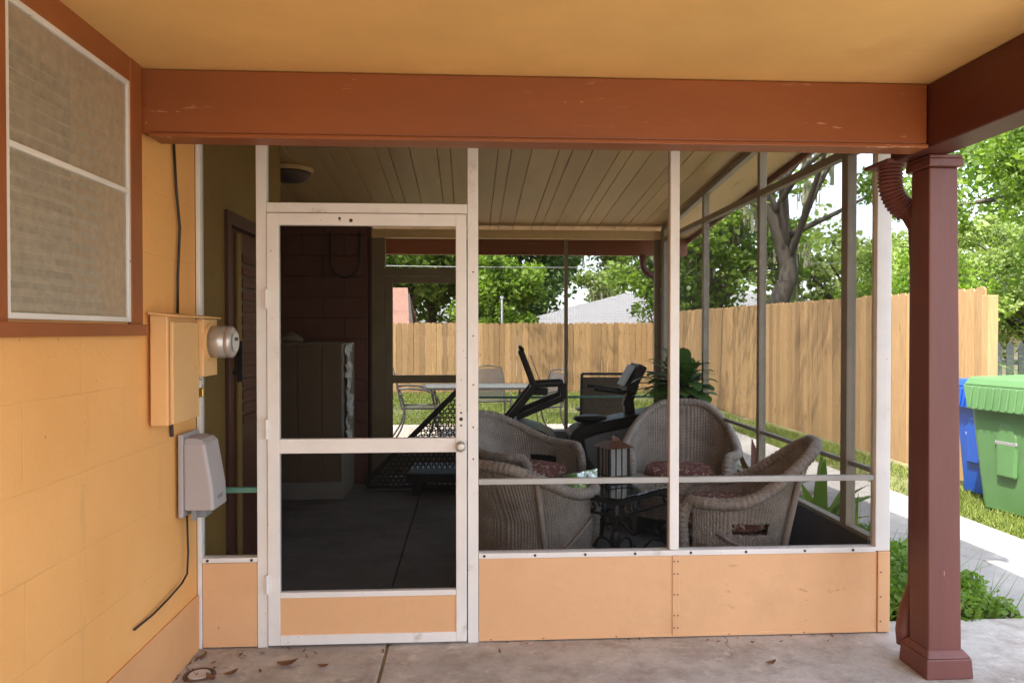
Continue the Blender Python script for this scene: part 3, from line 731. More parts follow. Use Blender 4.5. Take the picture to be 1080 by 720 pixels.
dry_leaf(-1.20, 3.42, .05, 1.2, 'dry leaf in the corner where house wall meets screen wall')
dry_leaf(1.33, 3.22, .05, .3, 'rusty small leaf alone on bare slab below right kick panel')

rgl = np.random.default_rng(77); nl = 70
xl = np.concatenate([-1.24 + .35 * rgl.random(nl // 2) ** 2, rgl.uniform(-1.2, 1.9, nl // 2)]); yl = np.concatenate([rgl.uniform(3.1, 3.5, nl // 2), 3.515 - .1 * rgl.random(nl // 2) ** 2])
Vl = []
for x_, y_ in zip(xl, yl):
    a_ = rgl.random() * 6.28; s_l = rgl.uniform(.006, .02); ca, sa = math.cos(a_) * s_l, math.sin(a_) * s_l
    Vl += [(x_ - ca, y_ - sa, .003), (x_ + sa * .35, y_ - ca * .35, .004), (x_ + ca, y_ + sa, .006 + rgl.random() * .008), (x_ - sa * .35, y_ + ca * .35, .007)]
tag(npmesh('leaf_debris', M['dryleaf'], np.array(Vl), np.arange(len(Vl)).reshape(-1, 4), rgl.random(nl)), 'crumbs of dry leaf and grit along the foot of the screen wall', 'debris', kind='stuff')

# ------------------------------------------------------------------ furniture: wicker
def smooth01(t): t = max(0, min(1, t)); return t * t * (3 - 2 * t)
def make_wicker(label, backh, armh, W, D, gap=True, pole=True):
    root = thing('wicker_chair', label, 'chair', (0, 0, 0), 0, 'wicker armchairs around the glass coffee table')
    PH = R(128)
    seat = .36; zb = .10
    def rim(ph):
        t = smooth01((abs(ph) - R(4)) / R(92)); return backh + (armh - backh) * t
    def plan(ph, z):
        h = rim(ph); lean = (z - seat) / (backh - seat)
        bk = max(0, math.cos(ph))
        sc = 1 + .05 * (z - .1) / .6 * (1 if z < seat else 1)
        x = W / 2 * math.copysign(abs(math.sin(ph)) ** .75, math.sin(ph)) * sc
        y = D / 2 * (math.copysign(abs(math.cos(ph)) ** .8, math.cos(ph))) + bk * .16 * max(0, lean) * smooth01(z / .5)
        return Vector((x, y, z))
    nu, nv = 340, 54
    vs = []; fcs = []
    for i in range(nu + 1):
        ph = -PH + 2 * PH * i / nu
        h = rim(ph)
        for j in range(nv + 1):
            z = zb + (h - zb) * j / nv
            p = plan(ph, z); n = Vector((math.sin(ph), math.cos(ph), 0))
            rib = math.cos(2 * math.pi * i / 4.0)
            wv = math.sin(2 * math.pi * z / .030 + (0 if (i // 4) % 2 else math.pi))
            p = p + n * (.0035 * rib + .0032 * wv * (.5 + .5 * rib))
            vs.append(p)
    for i in range(nu):
        ph = abs(-PH + 2 * PH * (i + .5) / nu)
        for j in range(nv):
            z = zb + (rim(ph) - zb) * (j + .5) / nv
            if gap and R(58) < ph < R(90) and seat + .02 < z < armh - .10: continue
            fcs.append((i * (nv + 1) + j, (i + 1) * (nv + 1) + j, (i + 1) * (nv + 1) + j + 1, i * (nv + 1) + j + 1))
    mb = MB(); mb.add(vs, fcs); mb.build('woven_shell', M['wicker'], root, world=False, smooth=True, solid=.010)
    # rolled braid rim
    pts = []
    N = 150
    e0 = plan(-PH, armh); e1 = plan(PH, armh)
    front = [Vector((e0.x * .97, e0.y - .03, .16)), Vector((e0.x * .98, e0.y - .05, .30)), Vector((e0.x * .985, e0.y - .06, armh - .12)), Vector((e0.x * .99, e0.y - .045, armh - .04))]
    pts += front
    for i in range(N + 1):
        ph = -PH + 2 * PH * i / N; p = plan(ph, rim(ph)); n = Vector((math.sin(ph), math.cos(ph), 0)); pts.append(p + n * .012 + Vector((0, 0, .005)))
    pts += [Vector((-p.x, p.y, p.z)) for p in front[::-1]]
    # resample evenly
    dense = []
    for p, q in zip(pts, pts[1:]):
        k = max(1, int((q - p).length / .006)); dense += [p.lerp(q, t / k) for t in range(k)]
    dense.append(pts[-1])
    mb = MB(); mb.tube(dense, [.033 + .0022 * math.sin(i * 1.35) for i in range(len(dense))], 12, ripple=.06); mb.build('rolled_rim', M['wicker'], root, world=False, smooth=True)
    # apron under seat front
    mb = MB(); vs = []; fcs = []; na, nz = 110, 24
    for i in range(na + 1):
        t = i / na; x = e0.x * .95 + (e1.x - e0.x) * .95 * t; y = e0.y - .03 - .10 * math.sin(math.pi * t)
        for j in range(nz + 1):
            z = .14 + (seat - .14) * j / nz
            vs.append((x, y + .003 * math.cos(2 * math.pi * i / 4) + .003 * math.sin(2 * math.pi * z / .03), z))
    for i in range(na):
        for j in range(nz): fcs.append((i * (nz + 1) + j, (i + 1) * (nz + 1) + j, (i + 1) * (nz + 1) + j + 1, i * (nz + 1) + j + 1))
    mb.add(vs, fcs); mb.build('apron', M['wicker'], root, world=False, smooth=True, solid=.008)
    mb = MB(); poly = [(plan(-PH + 2 * PH * i / 30, seat) * .96) for i in range(31)]
    poly = [(p.x, p.y) for p in poly] + [(e1.x * .5, e0.y - .10), (0, e0.y - .125), (e0.x * .5, e0.y - .10)]
    mb.prism(poly, 'z', seat - .02, seat); mb.build('seat', M['wicker'], root, world=False)
    for sx in (-1, 1):
        mb = MB(); mb.tube([(sx * W * .41, e0.y + .0, 0), (sx * W * .405, e0.y, .30)], .017, 8); mb.build('leg', M['cane'], root, world=False, smooth=True)
        p0 = plan(sx * R(38), .25); p1 = plan(sx * R(38), rim(R(38)) - .02)
        o = Vector((math.sin(sx * R(38)), math.cos(R(38)), 0)) * .022
        mb = MB(); mb.tube([p0 * 1.03 + Vector((0, 0, -.25)) + o, p0 + o, p1 + o], .017, 8); mb.build('leg', M['cane'], root, world=False, smooth=True)
        q0 = plan(sx * R(38), .12) + o * 1.2; q1 = plan(sx * R(100), armh - .15) + Vector((sx * .03, 0, 0))
        mid = [(q0.lerp(q1, t)) for t in (0, .25, .5, .75, 1)]
        arc = [plan(sx * R(38 + 62 * t), .12 + (armh - .27) * t) + Vector((math.sin(sx * R(38 + 62 * t)), math.cos(R(38 + 62 * t)), 0)) * .022 for t in [i / 10 for i in range(11)]]
        mb = MB(); mb.tube(arc, .011, 8); mb.build('brace', M['cane'], root, world=False, smooth=True)
    ring = [plan(-PH + 2 * PH * i / 60, .13) + Vector((math.sin(-PH + 2 * PH * i / 60), math.cos(-PH + 2 * PH * i / 60), 0)) * .012 for i in range(61)]
    mb = MB(); mb.tube(ring, .016, 8); mb.build('base_hoop', M['cane'], root, world=False, smooth=True)
    return root

def put(o, x, y, deg): o.location = (x, y, .002); o.rotation_euler = (0, 0, R(deg)); return o
# local front is -Y
chA = put(make_wicker('wicker armchair with its woven back to the front screen, nearest the door', .70, .50, .68, .62, gap=False), .40, 4.62, 142)
chC = put(make_wicker('high round-backed wicker armchair facing out in front of the potted plant', .89, .58, .77, .68), 1.57, 5.50, -18)
chB = put(make_wicker('wicker armchair behind the nearest one, below the treadmill console', .80, .58, .78, .68), .42, 5.62, 48)
chD = put(make_wicker('wicker armchair at the right screen turned side-on with back leaning right',   .84, .54, .60, .60), 1.48, 4.22, -104)

def cushion(label, ch, dx=0, dy=-.02, W=.52, D=.50, H=.11):
    n = 24; vs = []; fcs = []
    def sq(a):
        c, s = math.cos(a), math.sin(a); k = (abs(c) ** 4 + abs(s) ** 4) ** -.25; return c * k, s * k
    rings = [(0, -H / 2), (.80, -H / 2), (.97, -H / 4), (1, 0), (.97, H / 4), (.82, H / 2.1), (.4, H / 1.8), (0, H / 1.75)]
    for r, h in rings:
        for k in range(n):
            x, y = sq(2 * math.pi * k / n); vs.append((x * r * W / 2, y * r * D / 2, h))
    for i in range(len(rings) - 1):
        for k in range(n): fcs.append((i * n + k, i * n + (k + 1) % n, (i + 1) * n + (k + 1) % n, (i + 1) * n + k))
    mb = MB(); mb.add(vs, fcs); o = mb.build('seat_cushion', M['cushion'], smooth=True)
    a = ch.rotation_euler.z
    o.location = (ch.location.x + dx * math.cos(a) - dy * math.sin(a), ch.location.y + dx * math.sin(a) + dy * math.cos(a), .365 + H / 2)
    o.rotation_euler = (0, 0, a)
    return tag(o, label, 'cushion', 'patterned seat cushions')
cushion('red patterned cushion on the wicker armchair nearest the door', chA, dy=-.08)
cushion('red patterned cushion on the armchair below the treadmill console', chB)
cushion('red patterned cushion on the round-backed armchair by the potted plant', chC)
cushion('red patterned cushion on the side-on armchair at the right screen', chD, H=.14)

# coffee table
ct = thing('coffee_table', 'black scrolled iron coffee table with a clear glass top between wicker armchairs', 'coffee table', (.90, 4.80, .002), R(40))
g = MB(); g.box(-.36, .36, -.36, .36, .485, .497); gt = g.build('glass_top', M['tableglass'], ct, world=False, bevel=.004)
g = MB(); 
for s in (-1, 1): g.bar((-.34, s * .34, .47), (.34, s * .34, .47), .025, .028); g.bar((s * .34, -.3275, .47), (s * .34, .3275, .47), .025, .028)
for s in (-1, 1): g.bar((-.33, s * .34, .385), (.33, s * .34, .385), .012, .014); g.bar((s * .34, -.33, .385), (s * .34, .33, .385), .012, .014)
g.build('frame', M['iron'], ct, world=False)
def spiral(c, r0, turns, sx, sz, plane, start=0, n=26):
    out = []
    for i in range(n):
        t = i / (n - 1); a = start + turns * 2 * math.pi * t; r = r0 * (1 - .8 * t)
        u, v = sx * r * math.cos(a), sz * r * math.sin(a)
        out.append((c[0] + u, c[1], c[2] + v) if plane == 'x' else (c[0], c[1] + u, c[2] + v))
    return out
for sx in (-1, 1):
    for sy in (-1, 1):
        g = MB(); g.tube([(sx * .33, sy * .33, .46), (sx * .30, sy * .30, .32), (sx * .27, sy * .27, .2), (sx * .31, sy * .31, .08), (sx * .35, sy * .35, 0)], .016, 8); g.tube([(sx * .285, sy * .285, .17), (sx * .277, sy * .277, .22), (sx * .29, sy * .29, .29)], [.02, .034, .018], 8); g.build('leg', M['iron'], ct, world=False, smooth=True)
for s in (-1, 1):
    for d in (-1, 1):
        g = MB()
        g.tube(spiral((d * .16, s * .34, .425), .05, 1.3, d, 1, 'x'), .008, 6); g.tube(spiral((s * .34, d * .16, .425), .05, 1.3, d, 1, 'y'), .008, 6)
        g.tube(spiral((d * .2, s * .3, .17), .09, 1.2, d, 1, 'x', -1.2), .009, 6); g.tube(spiral((s * .3, d * .2, .17), .09, 1.2, d, 1, 'y', -1.2), .009, 6)
        g.tube([(0, s * .26, .10), (d * .1, s * .27, .16), (d * .2, s * .28, .14), (d * .29, s * .29, .12)], .009, 6)
        g.tube([(s * .26, 0, .10), (s * .27, d * .1, .16), (s * .28, d * .2, .14), (s * .29, d * .29, .12)], .009, 6)
        g.build('scrollwork', M['iron'], ct, world=False, smooth=True)
ln = thing('lantern', 'frosted square lantern with copper roof standing on the glass coffee table', 'lantern', (.94, 4.84, .4995), R(20))
g = MB(); g.box(-.078, .078, -.078, .078, 0, .018); g.build('base', M['iron'], ln, world=False, bevel=.003)
g = MB(); g.box(-.066, .066, -.066, .066, .018, .215); g.build('panel', M['frost'], ln, world=False)
g = MB()
for sx in (-1, 1):
    for sy in (-1, 1): g.box(sx * .070 - .007, sx * .070 + .007, sy * .070 - .007, sy * .070 + .007, .0185, .22)
for t in (-.022, .022):
    for s in (-1, 1): g.box(t - .003, t + .003, s * .069 - .003, s * .069 + .003, .0185, .215); g.box(s * .069 - .003, s * .069 + .003, t - .003, t + .003, .0185, .215)
for s in (-1, 1): g.box(-.063, .063, s * .069 - .003, s * .069 + .003, .036, .042); g.box(s * .069 - .003, s * .069 + .003, -.063, .063, .036, .042)
g.build('frame', M['iron'], ln, world=False)
g = MB(); frust(g, -.1, .1, -.1, .1, .2205, -.035, .035, -.035, .035, .262); frust(g, -.035, .035, -.035, .035, .2625, -.02, .02, -.02, .02, .285); g.build('roof', M['copper'], ln, world=False, bevel=.002)
g = MB(); g.tube([(-.02, 0, .285), (-.018, 0, .305), (0, 0, .315), (.018, 0, .305), (.02, 0, .285)], .003, 6); g.build('handle', M['iron'], ln, world=False)

# ------------------------------------------------------------------ plants kit
def leaf_blade(mb, base, d, length, width, droop, n=5, rnd=None, fold=.25):
    """arched tapered leaf"""
    d = Vector(d).normalized(); side = d.cross(Vector((0, 0, 1)))
    if side.length < .05: side = Vector((1, 0, 0))
    side.normalize(); vs = []; fcs = []
    p = Vector(base); cur = d.copy()
    for i in range(n + 1):
        t = i / n; wv = width * (math.sin(math.pi * min(1, t * .86 + .12)) ** .8) * .5
        if i == n: wv = width * .02
        up = side.cross(cur).normalized()
        vs += [p - side * wv + up * wv * fold, p, p + side * wv + up * wv * fold]
        cur = (cur + Vector((0, 0, -droop / n))).normalized(); p = p + cur * (length / n)
    for i in range(n):
        for k in range(2): fcs.append((i * 3 + k, i * 3 + k + 1, i * 3 + 4 + k, i * 3 + 3 + k))
    mb.add(vs, fcs, rnd)

pp = thing('potted_plant', 'leafy dark green plant in a pot on a stand in the porch corner', 'potted plant', (1.83, 6.36, .06))
g = MB(); g.lathe([(.09, .60), (.12, .62), (.14, .82), (.15, .83), (.15, .86), (.13, .86), (.12, .84), (0, .84)], n=24); g.build('pot', M['terracotta'], pp, world=False, smooth=True)
g = MB(); g.lathe([(0, .57), (.15, .57), (.15, .598), (0, .598)], n=20)
for k in range(3): a = k * 2.09; g.tube([(.12 * math.cos(a), .12 * math.sin(a), .57), (.08 * math.cos(a), .08 * math.sin(a), .3), (.15 * math.cos(a), .15 * math.sin(a), 0)], .012, 8)
g.build('stand', M['iron'], pp, world=False)
g = MB(); g2 = MB()
for i in range(110):
    a = random.random() * 6.283; e = random.uniform(.15, 1.4); L = random.uniform(.08, .30)
    d = Vector((math.cos(a) * math.cos(e), math.sin(a) * math.cos(e), math.sin(e)))
    if d.x > 0: L *= 1 - .6 * d.x
    q = Vector((0, 0, .85)) + d * L
    g2.tube([(0, 0, .84), Vector((0, 0, .84)).lerp(q, .5) + Vector((0, 0, .02)), q], .0035, 5)
    leaf_blade(g, q, (d.x, d.y, d.z * .4 + .05), random.uniform(.19, .29) * (1 - .4 * max(0, d.x)), random.uniform(.11, .16), random.uniform(.3, 1.1), fold=.08)
g.build('foliage', M['leaf_lily'], pp, world=False, smooth=True); g2.build('stem', M['leaf_lily'], pp, world=False)

# ------------------------------------------------------------------ exercise machines
tm = thing('treadmill', 'black treadmill with raised console standing at the back screen', 'treadmill', (.42, 6.95, .002))
def T(px_x, z): return (px_x, z)
for dy in (-.24, .24):
    g = MB(); g.bar((.32, 6.95 + dy, .62), (.62, 6.95 + dy, 1.00), .05, .06); g.build('upright', M['black'], tm, bevel=.006)
g = MB(); g.bar((.615, 6.95, .93), (.475, 6.95, 1.30), .5, .055, up=(1, 0, .4)); cs = g.build('console', M['black'], tm, bevel=.012)
g = MB(); g.bar((.618, 6.95, 1.02), (.535, 6.95, 1.24), .40, .006, up=(1, 0, .4)); g.v = [(x + .03, y, z + .012) for x, y, z in g.v]; g.build('display', M['greyplastic'], cs)
g = MB(); g.tube([(.5, 6.72, 1.30), (.47, 6.72, 1.325), (.47, 7.18, 1.325), (.5, 7.18, 1.30)], .016, 8); g.build('top_lip', M['black'], cs)
for dy in (-.26, .26):
    g = MB(); g.bar((.60, 6.95 + dy, .985), (.86, 6.95 + dy, 1.0), .04, .035); g.bar((.86, 6.95 + dy, 1.01), (.86, 6.95 + dy, .87), .042, .05)
    g.bar((.855, 6.95 + dy, .875), (.44, 6.95 + dy, .70), .036, .05)
    g.build('handrail', M['black'], tm, bevel=.006)
g = MB(); g.box(.56, .72, 6.7, 7.2, .90, .965); g.build('cup_tray', M['black'], tm, bevel=.01)
g = MB()
prof = [(.30, .58), (.36, .64), (.50, .635), (.66, .59), (.78, .53), (.80, .50), (.80, .16), (.30, .16)]
g.prism(prof, 'y', 6.62, 7.28); g.build('motor_hood', M['black'], tm, bevel=.01)
g = MB(); g.box(-.55, .298, 6.66, 7.24, .12, .20); g.build('deck', M['black'], tm, bevel=.006)
g = MB()
for dy in (-.26, .26): g.box(.4, .5, 6.93 + dy, 6.97 + dy, 0, .16); g.box(-.5, -.42, 6.93 + dy, 6.97 + dy, 0, .119)
g.build('foot', M['black'], tm)

tm.rotation_euler.z = R(-3.8)
eb = thing('exercise_bike', 'dark exercise bike with curved grey shroud behind the round-backed wicker chair', 'exercise bike', (1.35, 6.7, .002))
def curve_pts(ps, n=24):
    out = []
    m = len(ps) - 1
    for i in range(n + 1):
        t = i / n * m; k = min(int(t), m - 1); f = t - k
        p0, p1, p2, p3 = (Vector(ps[max(0, k - 1)]), Vector(ps[k]), Vector(ps[k + 1]), Vector(ps[min(m, k + 2)]))
        out.append(.5 * ((2 * p1) + (-p0 + p2) * f + (2 * p0 - 5 * p1 + 4 * p2 - p3) * f * f + (-p0 + 3 * p1 - 3 * p2 + p3) * f ** 3))
    return out
# side frame: a big curved dark beam over a pale shroud, mirrored on both sides
cl = curve_pts([(1.80, 6.55, .74), (1.52, 6.55, .68), (1.22, 6.55, .62), (1.05, 6.55, .56), (1.06, 6.55, .40), (1.18, 6.55, .22), (1.26, 6.55, .10)], 40)
g = MB()
for p, q in zip(cl, cl[1:]):
    g.bar(p, q, .36, .085, up=(0, 1, 0) if False else (.3, 0, 1))
g = MB(); vs = []; fcs = []
for i, p in enumerate(cl):
    d = (cl[min(i + 1, 40)] - cl[max(i - 1, 0)]).normalized(); nrm = Vector((d.z, 0, -d.x)) * .045
    for yy in (6.52, 6.86):
        vs += [(p.x + nrm.x, yy, p.z + nrm.z), (p.x - nrm.x, yy, p.z - nrm.z)]
for i in range(40):
    a, b = i * 4, i * 4 + 4
    fcs += [(a, b, b + 1, a + 1), (a + 2, a + 3, b + 3, b + 2), (a, a + 2, b + 2, b), (a + 1, b + 1, b + 3, a + 3)]
fcs += [(0, 1, 3, 2), (160, 162, 163, 161)]
g.add(vs, fcs); g.build('frame', M['black'], eb, bevel=.01)
g = MB(); g.prism([(1.12, .52), (1.25, .565), (1.78, .68), (1.80, .35), (1.70, .14), (1.32, .12), (1.14, .36)], 'y', 6.56, 6.82); g.build('shroud', M['silver'], eb, bevel=.015)
g = MB(); g.bar((1.56, 6.7, .68), (1.54, 6.7, .86), .09, .10, up=(0, 1, 0)); g.bar((1.525, 6.7, .80), (1.60, 6.7, 1.0), .08, .09, up=(0, 1, 0)); g.build('mast', M['black'], eb, bevel=.008)
g = MB(); g.bar((1.52, 6.7, .93), (1.645, 6.7, 1.17), .36, .08, up=(1, 0, -.5)); c2 = g.build('console', M['black'], eb, bevel=.015)
g = MB(); g.bar((1.475, 6.7, .99), (1.575, 6.7, 1.165), .28, .012, up=(1, 0, -.5)); g.build('display', M['utility'], c2)
g = MB()
for s in (-1, 1): g.tube(curve_pts([(1.56, 6.7 + s * .05, .95), (1.45, 6.7 + s * .16, .935), (1.32, 6.7 + s * .2, .955), (1.20, 6.7 + s * .2, .97)], 12), .017, 8)
g.build('handlebar', M['black'], eb, smooth=True)
g = MB(); g.lathe([(0, 0), (.09, .0), (.115, .02), (.11, .045), (.06, .06), (0, .06)], (0, 0, 0), 20); g.v = [(1.20 + x * 1.35, 6.7 + y, .66 + z) for x, y, z in g.v]; g.build('saddle', M['black'], eb, smooth=True)
g = MB(); g.tube([(1.22, 6.7, .66), (1.26, 6.7, .55)], .025, 10); g.build('seat_post', M['iron'], eb)
g = MB(); g.box(1.15, 1.27, 6.42, 6.98, 0, .06); g.box(1.68, 1.8, 6.42, 6.98, 0, .06); g.box(1.27, 1.68, 6.65, 6.73, .02, .12); g.build('foot', M['black'], eb, bevel=.01)

eb.location.x -= .11
# black lattice lounger by back door
lp = thing('lattice_panel', 'black pierced metal lattice panel with a slanted edge leaning inside the back door', 'lattice panel', (-.3, 6.9, .002))
g = MB(); g.bar((-.97, 7.0, .06), (-.05, 7.0, .98), .03, .05); g.bar((-.05, 7.0, .99), (-.05, 7.0, .0), .03, .03, up=(0, 1, 0)); g.bar((-.95, 7.0, .03), (-.07, 7.0, .03), .03, .03); g.build('frame', M['black'], lp)
g = MB()
s = .05
for iy in range(26):
    for ix in range(20):
        x = -.98 + ix * s + (s / 2 if iy % 2 else 0); z = .05 + iy * s * .8
        if z + .03 > .06 + (x + .97) or x > -.07: continue
        g.tube([(x + .021 * math.cos(k * 1.0472), 7.0, z + .021 * math.sin(k * 1.0472)) for k in range(6)], .0065, 5, closed=True)
g.build('lattice', M['black'], lp)

# cabinet with torn plastic wrap
fc = thing('cabinet', 'tall olive cabinet with torn plastic wrap down its right side', 'cabinet', (-1.5, 6.9, .002))
g = MB(); g.box(-1.98, -1.10, 6.62, 7.26, .0, 1.37); g.build('body', M['cabside'], fc, bevel=.01)
for x0, x1 in ((-1.97, -1.72), (-1.712, -1.50), (-1.492, -1.29), (-1.282, -1.115)):
    g = MB(); g.box(x0, x1, 6.60, 6.619, .16, 1.36); g.build('front_panel', M['cabinet'], fc, bevel=.004)
g = MB()
n = 26; vs = []; fcs = []
for i in range(n + 1):
    for j in range(9):
        z = .45 + .9 * i / n; t = j / 8
        jit = random.uniform(-.03, .03)
        vs.append((-1.092 + abs(jit), 6.60 + .02 + .07 * math.sin(i * .9) ** 2 + t * .40 * (.25 + .7 * abs(math.sin(i * .37 + 1) * math.cos(i * 1.1))), z + jit))
for i in range(n):
    for j in range(8): fcs.append((i * 9 + j, (i + 1) * 9 + j, (i + 1) * 9 + j + 1, i * 9 + j + 1))
g.add(vs, fcs); g.build('plastic_wrap', M['frost'], fc, solid=.001)
bn = thing('folded_bundle', 'small crumpled brown bundle lying on top of the olive cabinet', 'bundle', (-1.62, 6.85, 1.372))
g = MB()
for k in range(4): g.tube([(-.12 + .015 * k, -.05 + .03 * k, .02 + .012 * k), (0, -.03 + .03 * k, .035 + .012 * k), (.13 - .02 * k, -.04 + .03 * k, .02 + .01 * k)], [.018, .028, .016], 8)
g.build('cloth', M['sling'], bn, world=False, smooth=True)
hc = MB(); hc.tube([(-1.33, 7.27, 2.42)] + [(-1.19 - .14 * math.cos(R(a)), 7.27, 2.15 - .16 * math.sin(R(a))) for a in range(0, 181, 12)] + [(-1.05, 7.27, 2.44)], .009, 8)
tag(hc.build('hanging_cord', M['cable'], smooth=True, loc=(-1.2, 7.27, 2.4)), 'black cord hanging in a loop on the dark red wall', 'cord')
cl_ = thing('ceiling_light', 'round flush ceiling light near the left end of the porch ceiling', 'ceiling light', (-1.36, 5.8, ceil_z(5.8) - .003))
g = MB(); g.lathe([(0, 0), (.17, 0), (.175, -.02), (.16, -.03)][::-1], n=28); g.build('rim', M['board'], cl_, world=False, smooth=False)
g = MB(); g.lathe([(.155, -.03), (.14, -.07), (.08, -.10), (0, -.11)], n=28); g.build('bowl', M['terracotta'], cl_, world=False, smooth=True)

# ------------------------------------------------------------------ patio furniture outside
def patio_chair(label):
    r = thing('patio_chair', label, 'chair', (0, 0, 0), 0, 'mesh patio chairs around the pale patio table')
    # local front -Y
    g = MB(); nx, nz = 10, 12
    g = wires((-.24, .19, .47), (1, 0, 0), (0, .26, .965), .48, .46, .012, .006); g.build('back_mesh', M['patiometal'], r, world=False)
    g = wires((-.24, -.26, .425), (1, 0, 0), (0, 1, 0), .48, .46, .012, .006); g.build('seat_mesh', M['patiometal'], r, world=False)
    g = MB(); g.tube([(-.25, .2, .43), (-.255, .25, .70), (-.22, .315, .93), (0, .335, .965), (.22, .315, .93), (.255, .25, .70), (.25, .2, .43), (.25, -.27, .425), (-.25, -.27, .425)], .012, 8, closed=True); g.build('frame', M['patiometal'], r, world=False, smooth=True)
    for s in (-1, 1):
        g = MB(); g.tube(curve_pts([(s * .26, .24, .66), (s * .29, .1, .67), (s * .295, -.12, .64), (s * .28, -.24, .55), (s * .265, -.27, .43), (s * .275, -.25, .2), (s * .28, -.32, 0)], 20), .012, 8); g.build('front_leg', M['patiometal'], r, world=False, smooth=True)
        g = MB(); g.tube(curve_pts([(s * .255, .22, .62), (s * .25, .16, .40), (s * .26, .2, .2), (s * .28, .33, 0)], 14), .012, 8); g.build('rear_leg', M['patiometal'], r, world=False, smooth=True)
    return r
GZ = -.05
pc = patio_chair('mesh patio chair side-on at the left end of the pale patio table'); pc.location = (-.72, 10.4, GZ); pc.rotation_euler.z = R(96); pc.scale = (1.1, 1.1, 1.13)
for (x, y, a, l) in ((.35, 12.0, 8, 'pale mesh patio chair on the far side of the patio table facing us'), (1.06, 10.95, -62, 'mesh patio chair at the right end of the pale patio table')):
    c = copy_tree(pc); c.location = (x, y, GZ); c.rotation_euler.z = R(a); c.scale = (1, 1, 1); c['label'] = l
pt = thing('patio_table', 'pale topped rectangular patio table on the pavers behind the porch', 'table', (.12, 11.05, GZ))
g = MB(); g.box(-.78, .78, -.45, .45, .712, .722); g.build('glass_top', M['tabletop'], pt, world=False)
g = MB()
for s in (-1, 1): g.bar((-.79, s * .46, .712), (.79, s * .46, .712), .03, .03); g.bar((s * .79, -.445, .712), (s * .79, .445, .712), .03, .03)
g.build('rim', M['patiometal'], pt, world=False)
for sx in (-1, 1):
    for sy in (-1, 1):
        g = MB(); g.tube([(sx * .66, sy * .36, .70), (sx * .6, sy * .32, .35), (sx * .7, sy * .40, 0)], .016, 8); g.build('leg', M['patiometal'], pt, world=False)
rc = thing('recliner_chair', 'brown sling reclining patio chair with its back just outside the back screen', 'chair', (1.55, 8.75, GZ), R(176))
g = MB(); g.bar((-.25, .1, .36), (-.25, .30, 1.04), .03, .03); g.bar((.25, .1, .36), (.25, .30, 1.04), .03, .03); g.bar((-.25, .30, 1.04), (.25, .30, 1.04), .03, .03)
for s in (-1, 1): g.bar((s * .25, .12, .38), (s * .25, -.42, .42), .03, .03); g.bar((s * .27, -.36, .42), (s * .27, .1, 0), .025, .03); g.bar((s * .27, .1, .42), (s * .27, -.36, 0), .025, .03); g.bar((s * .27, .2, .62), (s * .27, -.2, .60), .04, .03)
g.build('frame', M['patiometal'], rc, world=False)
g = MB(); g.add([(-.235, .11, .37), (.235, .11, .37), (.235, .29, 1.0), (-.235, .29, 1.0)], [(0, 1, 2, 3)]); g.add([(-.235, .11, .372), (.235, .11, .372), (.235, -.41, .42), (-.235, -.41, .42)], [(0, 1, 2, 3)])
g.build('sling', M['sling'], rc, world=False, solid=.004)

# ------------------------------------------------------------------ fences
def fence(name, label, p, q, top0, top1, base, loc_face, side, gap=.012):
    p = Vector(p); q = Vector(q); L = (q - p).length; d = (q - p) / L; n = Vector((-d.y, d.x, 0)) * side
    r = thing(name, label, 'fence', (p.x, p.y, base))
    g = MB(); t = 0
    while t < L - .05:
        wd = random.uniform(.136, .142); h = top0 + (top1 - top0) * t / L + random.uniform(-.012, .012)
        o = n * random.uniform(-.003, .003)
        a = p + d * t + o; c = .03; th = .018
        def pt(u, z, k): v = a + d * u + n * k * th; return (v.x, v.y, z)
        prof = [(0, base), (wd, base), (wd, h - c), (wd - c, h), (c, h), (0, h - c)]
        vs = [pt(u, z, 0) for u, z in prof] + [pt(u, z, 1) for u, z in prof]
        m = 6
        g.add(vs, [tuple(range(m)), tuple(range(m, 2 * m))[::-1]] + [(i, m + i, m + (i + 1) % m, (i + 1) % m) for i in range(m)])
        t += wd + random.uniform(.002, gap)
    g.build('pickets', M['fence'], r)
    g = MB()
    for zf in (.15, .5, .85):
        z = base + (top0 - base) * zf; z1 = base + (top1 - base) * zf
        a = p - n * .022; b = q - n * .022; g.bar((a.x, a.y, z), (b.x, b.y, z1), .038, .085)
    g.build('rails', M['fence'], r)
    k = 0
    while k < L:
        a = p + d * k - n * .09
        g = MB(); g.box(a.x - .045, a.x + .045, a.y - .045, a.y + .045, base - .1, top0 - .08); g.build('post', M['fence'], r)
        k += 2.4
    return r
fence('board_fence', 'long tan board fence across the back of the yard', (-9, 19.0, 0), (4.97, 19.0, 0), 1.68, 1.70, -.1, 0, -1)
fence('board_fence', 'tan board fence receding along the right side beyond the walkway', (5.0, 19.0, 0), (5.0, 7.05, 0), 1.97, 1.90, -.08, 0, -1)
g = MB(); g.box(4.96, 5.06, 6.90, 7.0, -.1, 1.82); tag(g.build('fence_post', M['fence'], bevel=.006, loc=(5.01, 6.95, 0)), 'square tan timber post just past the near end of the right fence', 'post')

